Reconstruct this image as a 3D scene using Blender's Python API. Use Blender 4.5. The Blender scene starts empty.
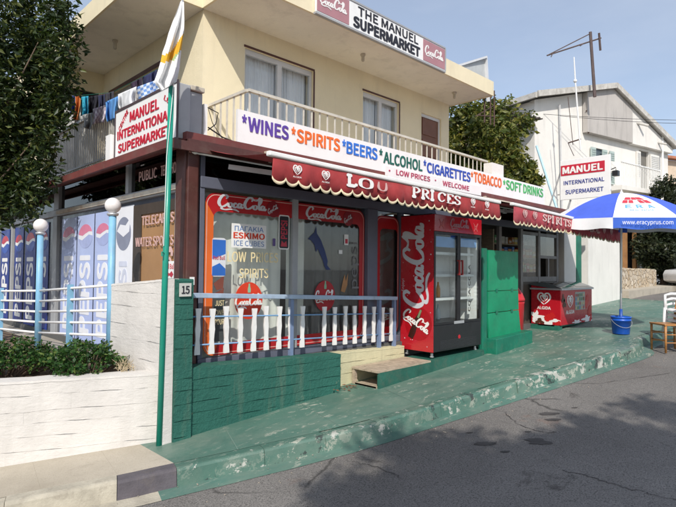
import bpy, math, random
from mathutils import Vector as V, Matrix
random.seed(7)
R_ = math.radians
scn = bpy.context.scene
col = scn.collection
LIFT = 1.92                       # camera eye above the road; everything is written relative to the eye and lifted at the end

# ------------------------------------------------------------------ camera, sky, sun, exposure
FOC = 533.0 / 676.0
_y, _p, _r = R_(45.7), R_(1.75), R_(0.565)
cF = V((math.cos(_p)*math.cos(_y), math.cos(_p)*math.sin(_y), math.sin(_p)))
cR0 = V((math.sin(_y), -math.cos(_y), 0)); cU0 = cR0.cross(cF)
cR = cR0*math.cos(_r) + cU0*math.sin(_r); cU = cU0*math.cos(_r) - cR0*math.sin(_r)
cam = bpy.data.cameras.new('camera'); camo = bpy.data.objects.new('camera', cam); col.objects.link(camo)
camo.matrix_world = Matrix(((cR.x, cU.x, -cF.x, 0), (cR.y, cU.y, -cF.y, 0), (cR.z, cU.z, -cF.z, 0), (0, 0, 0, 1)))
cam.sensor_width = 36; cam.lens = 36*FOC; cam.clip_start = .05; cam.clip_end = 2000
scn.camera = camo

SUNDIR = V((-.79, -.775, 1.0)).normalized()
sun = bpy.data.lights.new('sun', 'SUN'); sun.energy = 4.1; sun.angle = R_(.55); sun.color = (1, .945, .87)
suno = bpy.data.objects.new('sun', sun); col.objects.link(suno)
suno.rotation_mode = 'QUATERNION'; suno.rotation_quaternion = (-SUNDIR).to_track_quat('-Z', 'Y')
w = bpy.data.worlds.new('World'); scn.world = w; w.use_nodes = True
nt = w.node_tree; bg = nt.nodes['Background']
sky = nt.nodes.new('ShaderNodeTexSky'); sky.sky_type = 'NISHITA'; sky.sun_disc = False
sky.sun_elevation = R_(42); sky.sun_rotation = math.atan2(SUNDIR.x, SUNDIR.y)
sky.air_density = 1.0; sky.dust_density = 1.2; sky.ozone_density = 2.0; sky.altitude = 50
# thin high haze and cirrus streaks
tc = nt.nodes.new('ShaderNodeTexCoord'); mp = nt.nodes.new('ShaderNodeMapping'); mp.inputs['Scale'].default_value = (1.2, 1.2, 4)
nz = nt.nodes.new('ShaderNodeTexNoise'); nz.inputs['Scale'].default_value = 1.5; nz.inputs['Detail'].default_value = 7; nz.inputs['Roughness'].default_value = .55
rp = nt.nodes.new('ShaderNodeValToRGB'); rp.color_ramp.elements[0].position = .42; rp.color_ramp.elements[1].position = .8
rp.color_ramp.elements[0].color = (.30, .30, .30, 1); rp.color_ramp.elements[1].color = (.52, .52, .52, 1)
mx = nt.nodes.new('ShaderNodeMix'); mx.data_type = 'RGBA'
mx.inputs[7].default_value = (5.6, 6.0, 6.7, 1)
L = nt.links.new
L(tc.outputs['Generated'], mp.inputs['Vector']); L(mp.outputs['Vector'], nz.inputs['Vector']); L(nz.outputs['Fac'], rp.inputs['Fac'])
L(rp.outputs['Color'], mx.inputs[0]); L(sky.outputs['Color'], mx.inputs[6]); L(mx.outputs[2], bg.inputs['Color'])
bg.inputs['Strength'].default_value = .15
scn.view_settings.view_transform = 'Standard'; scn.view_settings.look = 'None'
scn.view_settings.exposure = 0.03; scn.view_settings.gamma = 1; scn.view_settings.use_curve_mapping = False
scn.render.engine = 'CYCLES'

# ------------------------------------------------------------------ placing helpers (point of a known plane seen at a photo pixel)
def ray(x, y): return cF + cR*((x-338)/533.0) - cU*((y-253.5)/533.0)
def onX(x, y, X): r = ray(x, y); return r*(X/r.x)
def onY(x, y, Y): r = ray(x, y); return r*(Y/r.y)
def gz(X):
    X = max(X, -14.0)
    return -1.768 + .064*min(X, 12) + .045*max(0, min(X, 23)-12)
def lerp(a, b, t): return a + (b-a)*t

# ------------------------------------------------------------------ materials
def new_mat(name):
    m = bpy.data.materials.new(name); m.use_nodes = True
    return m, m.node_tree, m.node_tree.nodes['Principled BSDF']
def pos_node(t):
    return t.nodes.new('ShaderNodeTexCoord').outputs['Object']
def noise(t, vec, scale, detail=5, rough=.55, dist=0.0, sc3=None):
    if sc3:
        mpp = t.nodes.new('ShaderNodeMapping'); mpp.inputs['Scale'].default_value = sc3; t.links.new(vec, mpp.inputs['Vector']); vec = mpp.outputs['Vector']
    n = t.nodes.new('ShaderNodeTexNoise'); n.inputs['Scale'].default_value = scale; n.inputs['Detail'].default_value = detail
    n.inputs['Roughness'].default_value = rough; n.inputs['Distortion'].default_value = dist
    t.links.new(vec, n.inputs['Vector']); return n.outputs['Fac']
def ramp(t, fac, stops):
    r = t.nodes.new('ShaderNodeValToRGB'); e = r.color_ramp.elements
    while len(e) > 1: e.remove(e[-1])
    e[0].position = stops[0][0]; c = stops[0][1]; e[0].color = (*c, 1) if not isinstance(c, (int, float)) else (c, c, c, 1)
    for p, c in stops[1:]:
        q = e.new(p); q.color = (*c, 1) if not isinstance(c, (int, float)) else (c, c, c, 1)
    t.links.new(fac, r.inputs['Fac']); return r.outputs['Color']
def mixc(t, fac, a, b, mode='MIX'):
    m = t.nodes.new('ShaderNodeMix'); m.data_type = 'RGBA'; m.blend_type = mode
    for s, v in ((0, fac), (6, a), (7, b)):
        if isinstance(v, (int, float)): m.inputs[s].default_value = v
        elif isinstance(v, tuple): m.inputs[s].default_value = (*v, 1)
        else: t.links.new(v, m.inputs[s])
    return m.outputs[2]
def bump(t, h, strength, dist=.01, prev=None):
    b = t.nodes.new('ShaderNodeBump'); b.inputs['Strength'].default_value = strength; b.inputs['Distance'].default_value = dist
    t.links.new(h, b.inputs['Height'])
    if prev is not None: t.links.new(prev, b.inputs['Normal'])
    return b.outputs['Normal']
def sc(c, k): return tuple(min(1, x*k) for x in c)
MATS = {}
def M(name, c, rough=.6, var=.14, scale=4, bmp=.0, bscale=60, metal=0, spec=.4, dirt=0, dirtcol=(.16, .13, .10), coat=0):
    if name in MATS: return MATS[name]
    m, t, b = new_mat(name); p = pos_node(t)
    n = noise(t, p, scale, 6, .6)
    cc = ramp(t, n, [(.28, sc(c, 1-var)), (.72, sc(c, 1+var))])
    if dirt:
        n2 = noise(t, p, scale*.9+1.7, 8, .7, .4)
        cc = mixc(t, ramp(t, n2, [(.50, 0.0), (.78, dirt)]), cc, dirtcol)
    t.links.new(cc, b.inputs['Base Color'])
    rr = ramp(t, noise(t, p, scale*2.3, 4), [(.3, max(.03, rough-.08)), (.7, min(1, rough+.08))]); t.links.new(rr, b.inputs['Roughness'])
    b.inputs['Metallic'].default_value = metal; b.inputs['Specular IOR Level'].default_value = spec
    if coat: b.inputs['Coat Weight'].default_value = coat; b.inputs['Coat Roughness'].default_value = .1
    if bmp: t.links.new(bump(t, noise(t, p, bscale, 5), bmp), b.inputs['Normal'])
    MATS[name] = m; return m

def stucco(name, c, stain=.25):
    m, t, b = new_mat(name); p = pos_node(t)
    base = ramp(t, noise(t, p, 1.1, 6, .6), [(.3, sc(c, .93)), (.7, sc(c, 1.05))])
    streak = noise(t, p, 2.2, 7, .65, .3, (1.6, 1.6, .22))
    base = mixc(t, ramp(t, streak, [(.52, 0.0), (.8, stain)]), base, sc(c, .55))
    fine = noise(t, p, 95, 4, .7); base = mixc(t, ramp(t, fine, [(.35, .16), (.6, 0.0)]), base, sc(c, .6))
    t.links.new(base, b.inputs['Base Color']); b.inputs['Roughness'].default_value = .9; b.inputs['Specular IOR Level'].default_value = .15
    t.links.new(bump(t, fine, .5, .012, bump(t, noise(t, p, 9, 5), .2, .02)), b.inputs['Normal'])
    return m
def boardwall(name, c, worn, wornamt, lo=.62, rough_b=.3):
    m, t, b = new_mat(name); p = pos_node(t)
    base = ramp(t, noise(t, p, 1.7, 7, .65), [(.3, sc(c, .84)), (.7, sc(c, 1.10))])
    grain = noise(t, p, 5, 6, .65, .5, (1, 1, 4)); base = mixc(t, ramp(t, grain, [(.58, 0.0), (.85, .16)]), base, sc(c, .5))
    drip = noise(t, p, 3.2, 7, .65, .2, (2.2, 2.2, .30)); base = mixc(t, ramp(t, drip, [(.54, 0.0), (.80, .30)]), base, sc(worn, .8))
    w1 = noise(t, p, 3.1, 9, .72, .3); base = mixc(t, ramp(t, w1, [(lo, 0.0), (lo+.07, wornamt)]), base, worn)
    t.links.new(base, b.inputs['Base Color']); b.inputs['Roughness'].default_value = .78; b.inputs['Specular IOR Level'].default_value = .25
    t.links.new(bump(t, grain, .28, .02, bump(t, noise(t, p, 22, 6, .7), rough_b, .022)), b.inputs['Normal'])
    return m
def asphalt():
    m, t, b = new_mat('asphalt'); p = pos_node(t)
    big = noise(t, p, .55, 6, .6, .4); base = ramp(t, big, [(.3, (.152, .141, .130)), (.7, (.240, .225, .208))])
    sp = noise(t, p, 85, 4, .8); base = mixc(t, ramp(t, sp, [(.38, .85), (.5, 0.0)]), base, (.040, .038, .036))
    base = mixc(t, ramp(t, sp, [(.56, 0.0), (.72, .6)]), base, (.40, .37, .34))
    st = noise(t, p, 1.9, 8, .75, .8); base = mixc(t, ramp(t, st, [(.62, 0.0), (.70, .75)]), base, (.055, .048, .045))
    rust = noise(t, p, 1.3, 6, .6, .6); base = mixc(t, ramp(t, rust, [(.64, 0.0), (.74, .35)]), base, (.24, .12, .075))
    # cracks
    wv = t.nodes.new('ShaderNodeMix'); wv.data_type = 'VECTOR'; wv.inputs[0].default_value = .30
    nv = t.nodes.new('ShaderNodeTexNoise'); nv.inputs['Scale'].default_value = 1.8; nv.inputs['Detail'].default_value = 6; t.links.new(p, nv.inputs['Vector'])
    t.links.new(p, wv.inputs[4]); t.links.new(nv.outputs['Color'], wv.inputs[5])
    vo = t.nodes.new('ShaderNodeTexVoronoi'); vo.feature = 'DISTANCE_TO_EDGE'; vo.inputs['Scale'].default_value = .62; t.links.new(wv.outputs[1], vo.inputs['Vector'])
    cr = ramp(t, vo.outputs['Distance'], [(.0, 1.0), (.011, 0.0)])
    gate = ramp(t, noise(t, p, .9, 3), [(.48, 0.0), (.58, .75)])
    cf = mixc(t, 1.0, cr, gate, 'MULTIPLY')
    base = mixc(t, cf, base, (.02, .018, .017))
    t.links.new(base, b.inputs['Base Color']); b.inputs['Roughness'].default_value = .85; b.inputs['Specular IOR Level'].default_value = .3
    t.links.new(bump(t, sp, .55, .012, bump(t, noise(t, p, 5, 5), .3, .03)), b.inputs['Normal'])
    return m
def greenpaint(name, c, wearlo, dark=(.03, .03, .032), blotch=0):
    m, t, b = new_mat(name); p = pos_node(t)
    base = ramp(t, noise(t, p, .9, 7, .62, .3), [(.3, sc(c, .78)), (.7, sc(c, 1.16))])
    dn = noise(t, p, 2.3, 8, .7, .5); base = mixc(t, ramp(t, dn, [(.52, 0.0), (.75, .40)]), base, (.17, .19, .16))
    wn = noise(t, p, 7.5, 9, .74, .2, (.8, 1.9, 1)); area = noise(t, p, .8, 3, .5)
    wear = mixc(t, 1.0, ramp(t, wn, [(wearlo, 0.0), (wearlo+.03, .85)]), ramp(t, area, [(.40, .25), (.55, 1.0)]), 'MULTIPLY')
    base = mixc(t, wear, base, (.42, .42, .35))
    pt = noise(t, p, 1.6, 6, .68, .5, (.7, 1.6, 1)); base = mixc(t, ramp(t, pt, [(.46, 0.0), (.68, .5)]), base, (.22, .26, .21))
    if blotch:
        b1 = noise(t, p, 2.7, 9, .75, .3); base = mixc(t, ramp(t, b1, [(.562, 0.0), (.58, .85)]), base, (.48, .47, .42))
        q = t.nodes.new('ShaderNodeMapping'); q.inputs['Location'].default_value = (3.3, 7.7, 1.1); t.links.new(p, q.inputs['Vector'])
        b2 = noise(t, q.outputs['Vector'], 3.0, 9, .75, .3); base = mixc(t, ramp(t, b2, [(.57, 0.0), (.60, .85)]), base, dark)
    t.links.new(base, b.inputs['Base Color'])
    rg = ramp(t, noise(t, p, 1.4, 5), [(.35, .36), (.65, .66)]); t.links.new(rg, b.inputs['Roughness']); b.inputs['Specular IOR Level'].default_value = .45
    t.links.new(bump(t, wn, .25, .01, bump(t, noise(t, p, 70, 4, .7), .22, .008)), b.inputs['Normal'])
    return m
def slabs():
    m, t, b = new_mat('tan_paving'); p = pos_node(t)
    base = ramp(t, noise(t, p, 1.3, 7, .65), [(.3, (.34, .30, .235)), (.7, (.47, .42, .34))])
    fine = noise(t, p, 80, 4, .7); base = mixc(t, ramp(t, fine, [(.32, .4), (.48, 0.0)]), base, (.22, .19, .15))
    st = noise(t, p, 4, 7, .7, .4); base = mixc(t, ramp(t, st, [(.58, 0.0), (.75, .35)]), base, (.2, .17, .13))
    t.links.new(base, b.inputs['Base Color']); b.inputs['Roughness'].default_value = .88; b.inputs['Specular IOR Level'].default_value = .2
    t.links.new(bump(t, fine, .3, .008), b.inputs['Normal']); return m
def glassmat(name, tint=(.9, .95, .95), refl=.12, rough=.02):
    m, t, b = new_mat(name); o = t.nodes['Material Output']; t.nodes.remove(b)
    tr = t.nodes.new('ShaderNodeBsdfTransparent'); tr.inputs['Color'].default_value = (*tint, 1)
    gl = t.nodes.new('ShaderNodeBsdfGlossy'); gl.inputs['Roughness'].default_value = rough
    lw = t.nodes.new('ShaderNodeLayerWeight'); lw.inputs['Blend'].default_value = .5
    fr = t.nodes.new('ShaderNodeMath'); fr.operation = 'POWER'; fr.inputs[1].default_value = 4.0; t.links.new(lw.outputs['Facing'], fr.inputs[0])
    ad = t.nodes.new('ShaderNodeMath'); ad.operation = 'ADD'; ad.inputs[1].default_value = refl; ad.use_clamp = True
    mxs = t.nodes.new('ShaderNodeMixShader'); t.links.new(fr.outputs[0], ad.inputs[0]); t.links.new(ad.outputs[0], mxs.inputs[0])
    t.links.new(tr.outputs[0], mxs.inputs[1]); t.links.new(gl.outputs[0], mxs.inputs[2]); t.links.new(mxs.outputs[0], o.inputs['Surface'])
    return m
def leafmat(name, c, trans=.35, rough=.45):
    m, t, b = new_mat(name); o = t.nodes['Material Output']; p = pos_node(t)
    cc = ramp(t, noise(t, p, 6, 4), [(.3, sc(c, .7)), (.7, sc(c, 1.3))]); t.links.new(cc, b.inputs['Base Color'])
    b.inputs['Roughness'].default_value = rough; b.inputs['Specular IOR Level'].default_value = .4
    tl = t.nodes.new('ShaderNodeBsdfTranslucent'); t.links.new(mixc(t, 1.0, cc, (1.0, 1.0, .55), 'MULTIPLY'), tl.inputs['Color'])
    ms = t.nodes.new('ShaderNodeMixShader'); ms.inputs[0].default_value = trans
    t.links.new(b.outputs[0], ms.inputs[1]); t.links.new(tl.outputs[0], ms.inputs[2]); t.links.new(ms.outputs[0], o.inputs['Surface']); return m
def woodmat(name, c, rough=.7):
    m, t, b = new_mat(name); p = pos_node(t)
    g = noise(t, p, 9, 7, .65, .8, (1, 1, 6)); cc = ramp(t, g, [(.3, sc(c, .6)), (.55, c), (.75, sc(c, 1.25))])
    t.links.new(cc, b.inputs['Base Color']); b.inputs['Roughness'].default_value = rough; t.links.new(bump(t, g, .3, .006), b.inputs['Normal']); return m
def stonemat():
    m, t, b = new_mat('rubble_stone'); p = pos_node(t)
    vo = t.nodes.new('ShaderNodeTexVoronoi'); vo.inputs['Scale'].default_value = 6.0; t.links.new(p, vo.inputs['Vector'])
    ve = t.nodes.new('ShaderNodeTexVoronoi'); ve.feature = 'DISTANCE_TO_EDGE'; ve.inputs['Scale'].default_value = 6.0; t.links.new(p, ve.inputs['Vector'])
    cc = ramp(t, vo.outputs['Color'], [(.1, (.42, .31, .19)), (.5, (.52, .43, .31)), (.9, (.60, .53, .43))])
    j = ramp(t, ve.outputs['Distance'], [(.0, 0.0), (.10, 1.0)]); cc = mixc(t, j, (.34, .27, .19), cc)
    t.links.new(cc, b.inputs['Base Color']); b.inputs['Roughness'].default_value = .9; t.links.new(bump(t, j, .8, .04), b.inputs['Normal']); return m

CREAM = stucco('cream_render', (.84, .745, .525), .28)
SOFFIT = stucco('soffit_render', (.86, .82, .72), .45)
HOUSEW = stucco('white_render', (.79, .765, .715), .42)
CLAD = stucco('stained_cladding', (.50, .47, .44), .8)
WHITEB = boardwall('whitewashed_boards', (.635, .605, .565), (.52, .49, .44), .5, .68)
GREENB = boardwall('green_painted_boards', (.030, .130, .100), (.36, .36, .25), .85, .655, .75)
CREAMB = boardwall('cream_painted_boards', (.60, .56, .36), (.30, .27, .2), .7, .62)
ASPH = asphalt()
WALK = greenpaint('green_walkway_paint', (.090, .178, .140), .572)
KERBG = greenpaint('green_kerb_paint', (.072, .158, .122), .545, blotch=1)
GUTG = greenpaint('green_gutter_paint', (.088, .180, .145), .57)
TAN = slabs()
KERBT = M('bare_kerb_stone', (.40, .365, .29), .9, .2, 6, .5, 60, dirt=.6)
KERBD = M('dark_kerb_paint', (.095, .085, .095), .75, .25, 6, .4, 60, dirt=.4)
BROWN = M('brown_post_paint', (.090, .034, .028), .42, .25, 3, .1, 40, dirt=.4)
BROWNR = M('brown_roof_sheet', (.16, .045, .04), .55, .25, 3, .1, 40, dirt=.5)
BLUEGREY = M('blue_grey_frame', (.115, .125, .165), .42, .15, 3, spec=.5)
ALU = M('pale_aluminium', (.62, .63, .64), .38, .08, 3, spec=.5)
ALUD = M('dull_aluminium', (.35, .36, .37), .45, .12, 3)
RAILC = M('railing_paint', (.60, .56, .48), .5, .12, 5, dirt=.4)
PBLUE = M('pale_blue_paint', (.20, .42, .60), .45, .16, 5, dirt=.45, dirtcol=(.35, .33, .30))
RBLUE = M('faded_blue_rail', (.36, .46, .58), .5, .15, 6, dirt=.5, dirtcol=(.2, .16, .12))
WHITE = M('white_paint', (.80, .79, .76), .5, .05, 4, dirt=.2)
WHITES = M('white_sign_sheet', (.82, .82, .80), .35, .03, 2, dirt=.12)
FADEP = M('faded_pink_print', (.40, .20, .22), .5, .08, 3)
RED = M('red_enamel', (.46, .012, .022), .25, .08, 3, spec=.55, coat=.3)
REDF = M('red_film', (.42, .014, .018), .35, .10, 3)
ORANGE = M('faded_orange_film', (.70, .135, .022), .38, .10, 2)
SIGNRED = M('sign_red', (.52, .02, .045), .4)
AWN = M('awning_canvas', (.30, .034, .036), .85, .22, 3.5, .25, 220, dirt=.35, dirtcol=(.33, .12, .12))
AWNF = M('faded_awning_canvas', (.36, .055, .070), .85, .25, 3.5, .25, 220, dirt=.45, dirtcol=(.42, .22, .22))
CREAMT = M('cream_trim', (.62, .53, .36), .8, .15, 8)
BLACK = M('black_plastic', (.018, .018, .02), .35, .15, 4)
DARK = M('dark_interior', (.035, .033, .035), .8, .2, 2)
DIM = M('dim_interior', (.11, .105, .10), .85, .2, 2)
CURT = M('grey_curtain', (.88, .87, .82), .9, .12, 2)
CURTD = M('dark_curtain', (.16, .16, .155), .9, .25, 2)
LACE = M('lace_curtain', (.84, .84, .85), .9, .06, 3)
BGLASS = glassmat('shop_glass', (.95, .97, .96), .06)
WGLASS = glassmat('window_glass', (.95, .97, .98), .03)
DGLASS = glassmat('dark_glass', (.10, .11, .11), .015)
FGLASS = glassmat('cooler_glass', (.95, .97, .96), .02)
GPOLE = M('green_pole_paint', (.012, .265, .185), .35, .1, 4, spec=.5)
GBOARD = M('green_shutter_paint', (.008, .245, .118), .42, .22, 2.2, .3, 14, dirt=.55, dirtcol=(.03, .15, .09))
GPLINTH = M('green_plinth_paint', (.010, .155, .095), .5, .2, 4, .2, 40, dirt=.3)
REDPL = M('red_plastic', (.58, .022, .03), .35, .06, 3, spec=.5)
BLUEPL = M('blue_bucket_plastic', (.012, .10, .52), .35, .08, 5, spec=.5)
PARB = M('blue_canvas', (.065, .125, .60), .75, .10, 4, .1, 200)
PARW = M('white_canvas', (.80, .80, .80), .75, .05, 4, .1, 200)
PARV = M('deep_blue_canvas', (.03, .10, .46), .75, .1, 4)
STEEL = M('galvanised_steel', (.55, .56, .57), .35, .12, 6, metal=.5)
RUST = M('rusty_iron', (.085, .05, .042), .8, .3, 8)
WOODC = woodmat('varnished_chair_wood', (.42, .19, .055), .45)
WOODP = woodmat('weathered_planks', (.42, .34, .25), .85)
PLASTW = M('white_chair_plastic', (.82, .82, .82), .35, .03, 5)
GLOBE = M('opal_globe', (.80, .76, .74), .28, .08, 8, spec=.5, dirt=.35, dirtcol=(.5, .42, .38))
BARK = M('bark', (.12, .085, .06), .95, .3, 8, .8, 30)
SOIL = M('planter_soil', (.16, .11, .075), .95, .3, 6, .8, 30)
STONE = stonemat()
ROOFT = M('weathered_roof_edge', (.52, .50, .46), .8, .2, 4, .3, 30, dirt=.6)
RTILE = M('terracotta_tile', (.42, .17, .10), .8, .2, 6, .4, 30)
PEPD = M('deep_blue_film', (.010, .035, .24), .4, .15, 2)
PEPL = M('faded_lavender_film', (.42, .50, .77), .45, .08, 2)
PEPW = M('white_film', (.78, .79, .83), .45, .05, 2)
PEPR = M('poster_red', (.50, .03, .06), .4); PEPRF = M('faded_rose_print', (.66, .20, .32), .45)
PEPB = M('poster_blue', (.02, .08, .40), .4); PEPBF = M('faded_blue_print', (.36, .42, .68), .45)
GREYP = M('grey_print', (.23, .25, .33), .45)
TANB = M('brown_hardboard', (.36, .20, .09), .55, .12, 2)
WHITET = M('white_lettering', (.80, .79, .76), .5, .04, 5)
CREAML = M('cream_lettering', (.78, .66, .38), .5, .08, 5)
PINKT = M('faded_pink_lettering', (.62, .40, .37), .5, .1, 5)
NAVY = M('navy_lettering', (.03, .05, .26), .5, .06)
INK = M('black_lettering', (.022, .022, .03), .5, .06)
TXP = M('purple_lettering', (.11, .055, .33), .5); TXO = M('orange_lettering', (.75, .15, .025), .5); TXB = M('blue_lettering', (.035, .17, .62), .5)
TXG = M('dark_green_lettering', (.01, .115, .085), .5); TXN = M('ultramarine_lettering', (.028, .075, .42), .5); TXL = M('light_green_lettering', (.07, .42, .13), .5)
TXM = M('maroon_lettering', (.42, .035, .10), .5); TXR = M('red_lettering', (.55, .03, .05), .5)
SKYB = M('sky_blue_print', (.16, .36, .72), .5)
SILVER = M('silver_print', (.62, .63, .66), .35, .1, 6)
BEIGE = M('beige_duct', (.50, .45, .36), .5, .1, 4, dirt=.4)
DOORB = M('brown_door', (.18, .075, .04), .5, .15, 4)
CARW = M('white_car_paint', (.78, .78, .78), .25, .02, 2, spec=.6, coat=.6)
RUBBER = M('tyre_rubber', (.02, .02, .02), .8)
PVW = M('solar_back_sheet', (.46, .48, .48), .55, .1, 3, dirt=.3)

# ------------------------------------------------------------------ mesh builder
class MB:
    def __init__(s): s.v = []; s.f = []; s.mi = []; s.m = 0
    def add(s, vs, fs):
        n = len(s.v); s.v += [V(v) for v in vs]; s.f += [tuple(i+n for i in f) for f in fs]; s.mi += [s.m]*len(fs); return s
    def hexa(s, p): return s.add(p, [(3, 2, 1, 0), (4, 5, 6, 7), (0, 1, 5, 4), (1, 2, 6, 5), (2, 3, 7, 6), (3, 0, 4, 7)])
    def box(s, x0, x1, y0, y1, z0, z1):
        if x0 > x1: x0, x1 = x1, x0
        if y0 > y1: y0, y1 = y1, y0
        if z0 > z1: z0, z1 = z1, z0
        return s.hexa([(x0, y0, z0), (x1, y0, z0), (x1, y1, z0), (x0, y1, z0), (x0, y0, z1), (x1, y0, z1), (x1, y1, z1), (x0, y1, z1)])
    def sbox(s, x0, x1, y0, y1, z0, z1, k0, k1):      # box whose z is offset by k0 at x0 and k1 at x1
        return s.hexa([(x0, y0, z0+k0), (x1, y0, z0+k1), (x1, y1, z0+k1), (x0, y1, z0+k0), (x0, y0, z1+k0), (x1, y0, z1+k1), (x1, y1, z1+k1), (x0, y1, z1+k0)])
    def obox(s, c, ux, uy, uz, a, b, h):               # centred in ux,uy ; from 0 to h in uz
        c, ux, uy, uz = V(c), V(ux)*a*.5, V(uy)*b*.5, V(uz)*h
        return s.hexa([c-ux-uy, c+ux-uy, c+ux+uy, c-ux+uy, c-ux-uy+uz, c+ux-uy+uz, c+ux+uy+uz, c-ux+uy+uz])
    def bar(s, a, b, wdt, hgt, up=(0, 0, 1)):
        a, b = V(a), V(b); d = (b-a).normalized(); x = d.cross(V(up))
        if x.length < 1e-4: x = d.cross(V((1, 0, 0)))
        x.normalize(); y = x.cross(d)
        x *= wdt/2; y *= hgt/2
        return s.hexa([a-x-y, a+x-y, a+x+y, a-x+y, b-x-y, b+x-y, b+x+y, b-x+y])
    def tube(s, pts, r, n=8, cap=True):
        pts = [V(p) for p in pts]; k = len(pts); rs = r if isinstance(r, (list, tuple)) else [r]*k
        vs = []; up = None
        for i, p in enumerate(pts):
            d = (pts[min(i+1, k-1)]-pts[max(i-1, 0)]).normalized()
            if up is None: up = V((0, 0, 1)) if abs(d.z) < .9 else V((1, 0, 0))
            x = d.cross(up).normalized(); y = x.cross(d).normalized(); up = y
            vs += [p + x*rs[i]*math.cos(2*math.pi*j/n) + y*rs[i]*math.sin(2*math.pi*j/n) for j in range(n)]
        fs = [(i*n+j, i*n+(j+1) % n, (i+1)*n+(j+1) % n, (i+1)*n+j) for i in range(k-1) for j in range(n)]
        if cap: fs += [tuple(range(n-1, -1, -1)), tuple(range((k-1)*n, k*n))]
        return s.add(vs, fs)
    def lathe(s, prof, c, n=24):
        c = V(c); vs = []
        for r, z in prof: vs += [c + V((r*math.cos(2*math.pi*j/n), r*math.sin(2*math.pi*j/n), z)) for j in range(n)]
        k = len(prof); fs = [(i*n+j, i*n+(j+1) % n, (i+1)*n+(j+1) % n, (i+1)*n+j) for i in range(k-1) for j in range(n)]
        fs += [tuple(range(n-1, -1, -1)), tuple(range((k-1)*n, k*n))]
        return s.add(vs, fs)
    def ball(s, c, r, n=20, m=12):
        return s.lathe([(r*math.sin(math.pi*i/m)+1e-5, -r*math.cos(math.pi*i/m)) for i in range(m+1)], c, n)
    def prism(s, poly, o, u, v, t):                    # polygon in (u,v) from origin o, thickness t towards u x v
        o, u, v = V(o), V(u), V(v); n = u.cross(v).normalized()*t; k = len(poly)
        a = [o+u*x+v*y for x, y in poly]; b = [p+n for p in a]
        return s.add(a+b, [tuple(range(k-1, -1, -1)), tuple(range(k, 2*k))] + [(i, (i+1) % k, k+(i+1) % k, k+i) for i in range(k)])
    def ring(s, outer, inner, o, u, v, t):
        o, u, v = V(o), V(u), V(v); n = u.cross(v).normalized()*t; k = len(outer)
        P = [o+u*x+v*y for x, y in outer] + [o+u*x+v*y for x, y in inner]; Q = [p+n for p in P]
        f = []
        for i in range(k):
            j = (i+1) % k
            f += [(2*k+i, 2*k+j, 3*k+j, 3*k+i), (i, k+i, k+j, j), (i, j, 2*k+j, 2*k+i), (k+j, k+i, 3*k+i, 3*k+j)]
        return s.add(P+Q, f)
    def ribbon(s, pts, wd, o, u, v, t, cal=.62, sub=6, lift=0):   # calligraphic stroke through 2-D points
        P = [V((x, y)) for x, y in pts]; k = len(P); S = []
        for i in range(k-1):
            p0, p1, p2, p3 = P[max(i-1, 0)], P[i], P[i+1], P[min(i+2, k-1)]
            for j in range(sub):
                q = j/sub; S.append(.5*((2*p1)+(p2-p0)*q+(2*p0-5*p1+4*p2-p3)*q*q+(3*p1-p0-3*p2+p3)*q**3))
        S.append(P[-1]); o, u, v = V(o), V(u), V(v); nn = u.cross(v).normalized()
        l, r = [], []; m = len(S)
        for i in range(m):
            d = S[min(i+1, m-1)]-S[max(i-1, 0)]
            if d.length < 1e-6: d = V((1, 0))
            d.normalize(); nrm = V((-d.y, d.x)); hw = wd*.5*((1-cal)+cal*abs(d.y)**1.2)*min(1, .45+3*min(i, m-1-i)/m)
            l.append(S[i]+nrm*hw); r.append(S[i]-nrm*hw)
        vs = []
        for k_, q in enumerate(l + r): vs.append(o+u*q.x+v*q.y+nn*(lift+(k_ % m)*.000012))
        vs += [p+nn*t for p in vs]
        fs = []
        for i in range(m-1):
            fs += [(2*m+i, 3*m+i, 3*m+i+1, 2*m+i+1), (i, i+1, m+i+1, m+i), (i, 2*m+i, 2*m+i+1, i+1), (m+i, m+i+1, 3*m+i+1, 3*m+i)]
        fs += [(0, m, 3*m, 2*m), (m-1, 3*m-1, 4*m-1, 2*m-1)]
        return s.add(vs, fs)
    def build(s, name, mats, parent=None, smooth=False, bevel=0, loc=None):
        if not isinstance(mats, (list, tuple)): mats = [mats]
        me = bpy.data.meshes.new(name); off = V((0, 0, 0))
        q = parent
        while q is not None: off += q.location; q = q.parent
        if parent is None and loc is not None: off = V(loc)
        me.from_pydata([tuple(v-off) for v in s.v], [], s.f); me.update()
        for m in mats: me.materials.append(m)
        if len(mats) > 1: me.polygons.foreach_set('material_index', s.mi)
        if smooth: me.polygons.foreach_set('use_smooth', [True]*len(me.polygons))
        o = bpy.data.objects.new(name, me); col.objects.link(o)
        if parent is not None: o.parent = parent
        elif loc is not None: o.location = loc
        if bevel:
            b = o.modifiers.new('bevel', 'BEVEL'); b.width = bevel; b.segments = 2; b.limit_method = 'ANGLE'
        return o

def tag(o, label, cat, group=None, kind=None):
    o['label'] = label; o['category'] = cat
    if group: o['group'] = group
    if kind: o['kind'] = kind
    return o
def thing(name, label, cat, loc, group=None):
    o = bpy.data.objects.new(name, None); col.objects.link(o); o.location = loc; o.empty_display_size = .2
    return tag(o, label, cat, group)
def struct(name, mb, mats, smooth=False):
    o = mb.build(name, mats, smooth=smooth); o['kind'] = 'structure'; return o
def copytree(root, loc, label):
    r = root.copy(); col.objects.link(r); r.location = loc; r['label'] = label
    for ch in root.children:
        c = ch.copy(); col.objects.link(c); c.parent = r
        for g in ch.children:
            d = g.copy(); col.objects.link(d); d.parent = c
    return r

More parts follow.
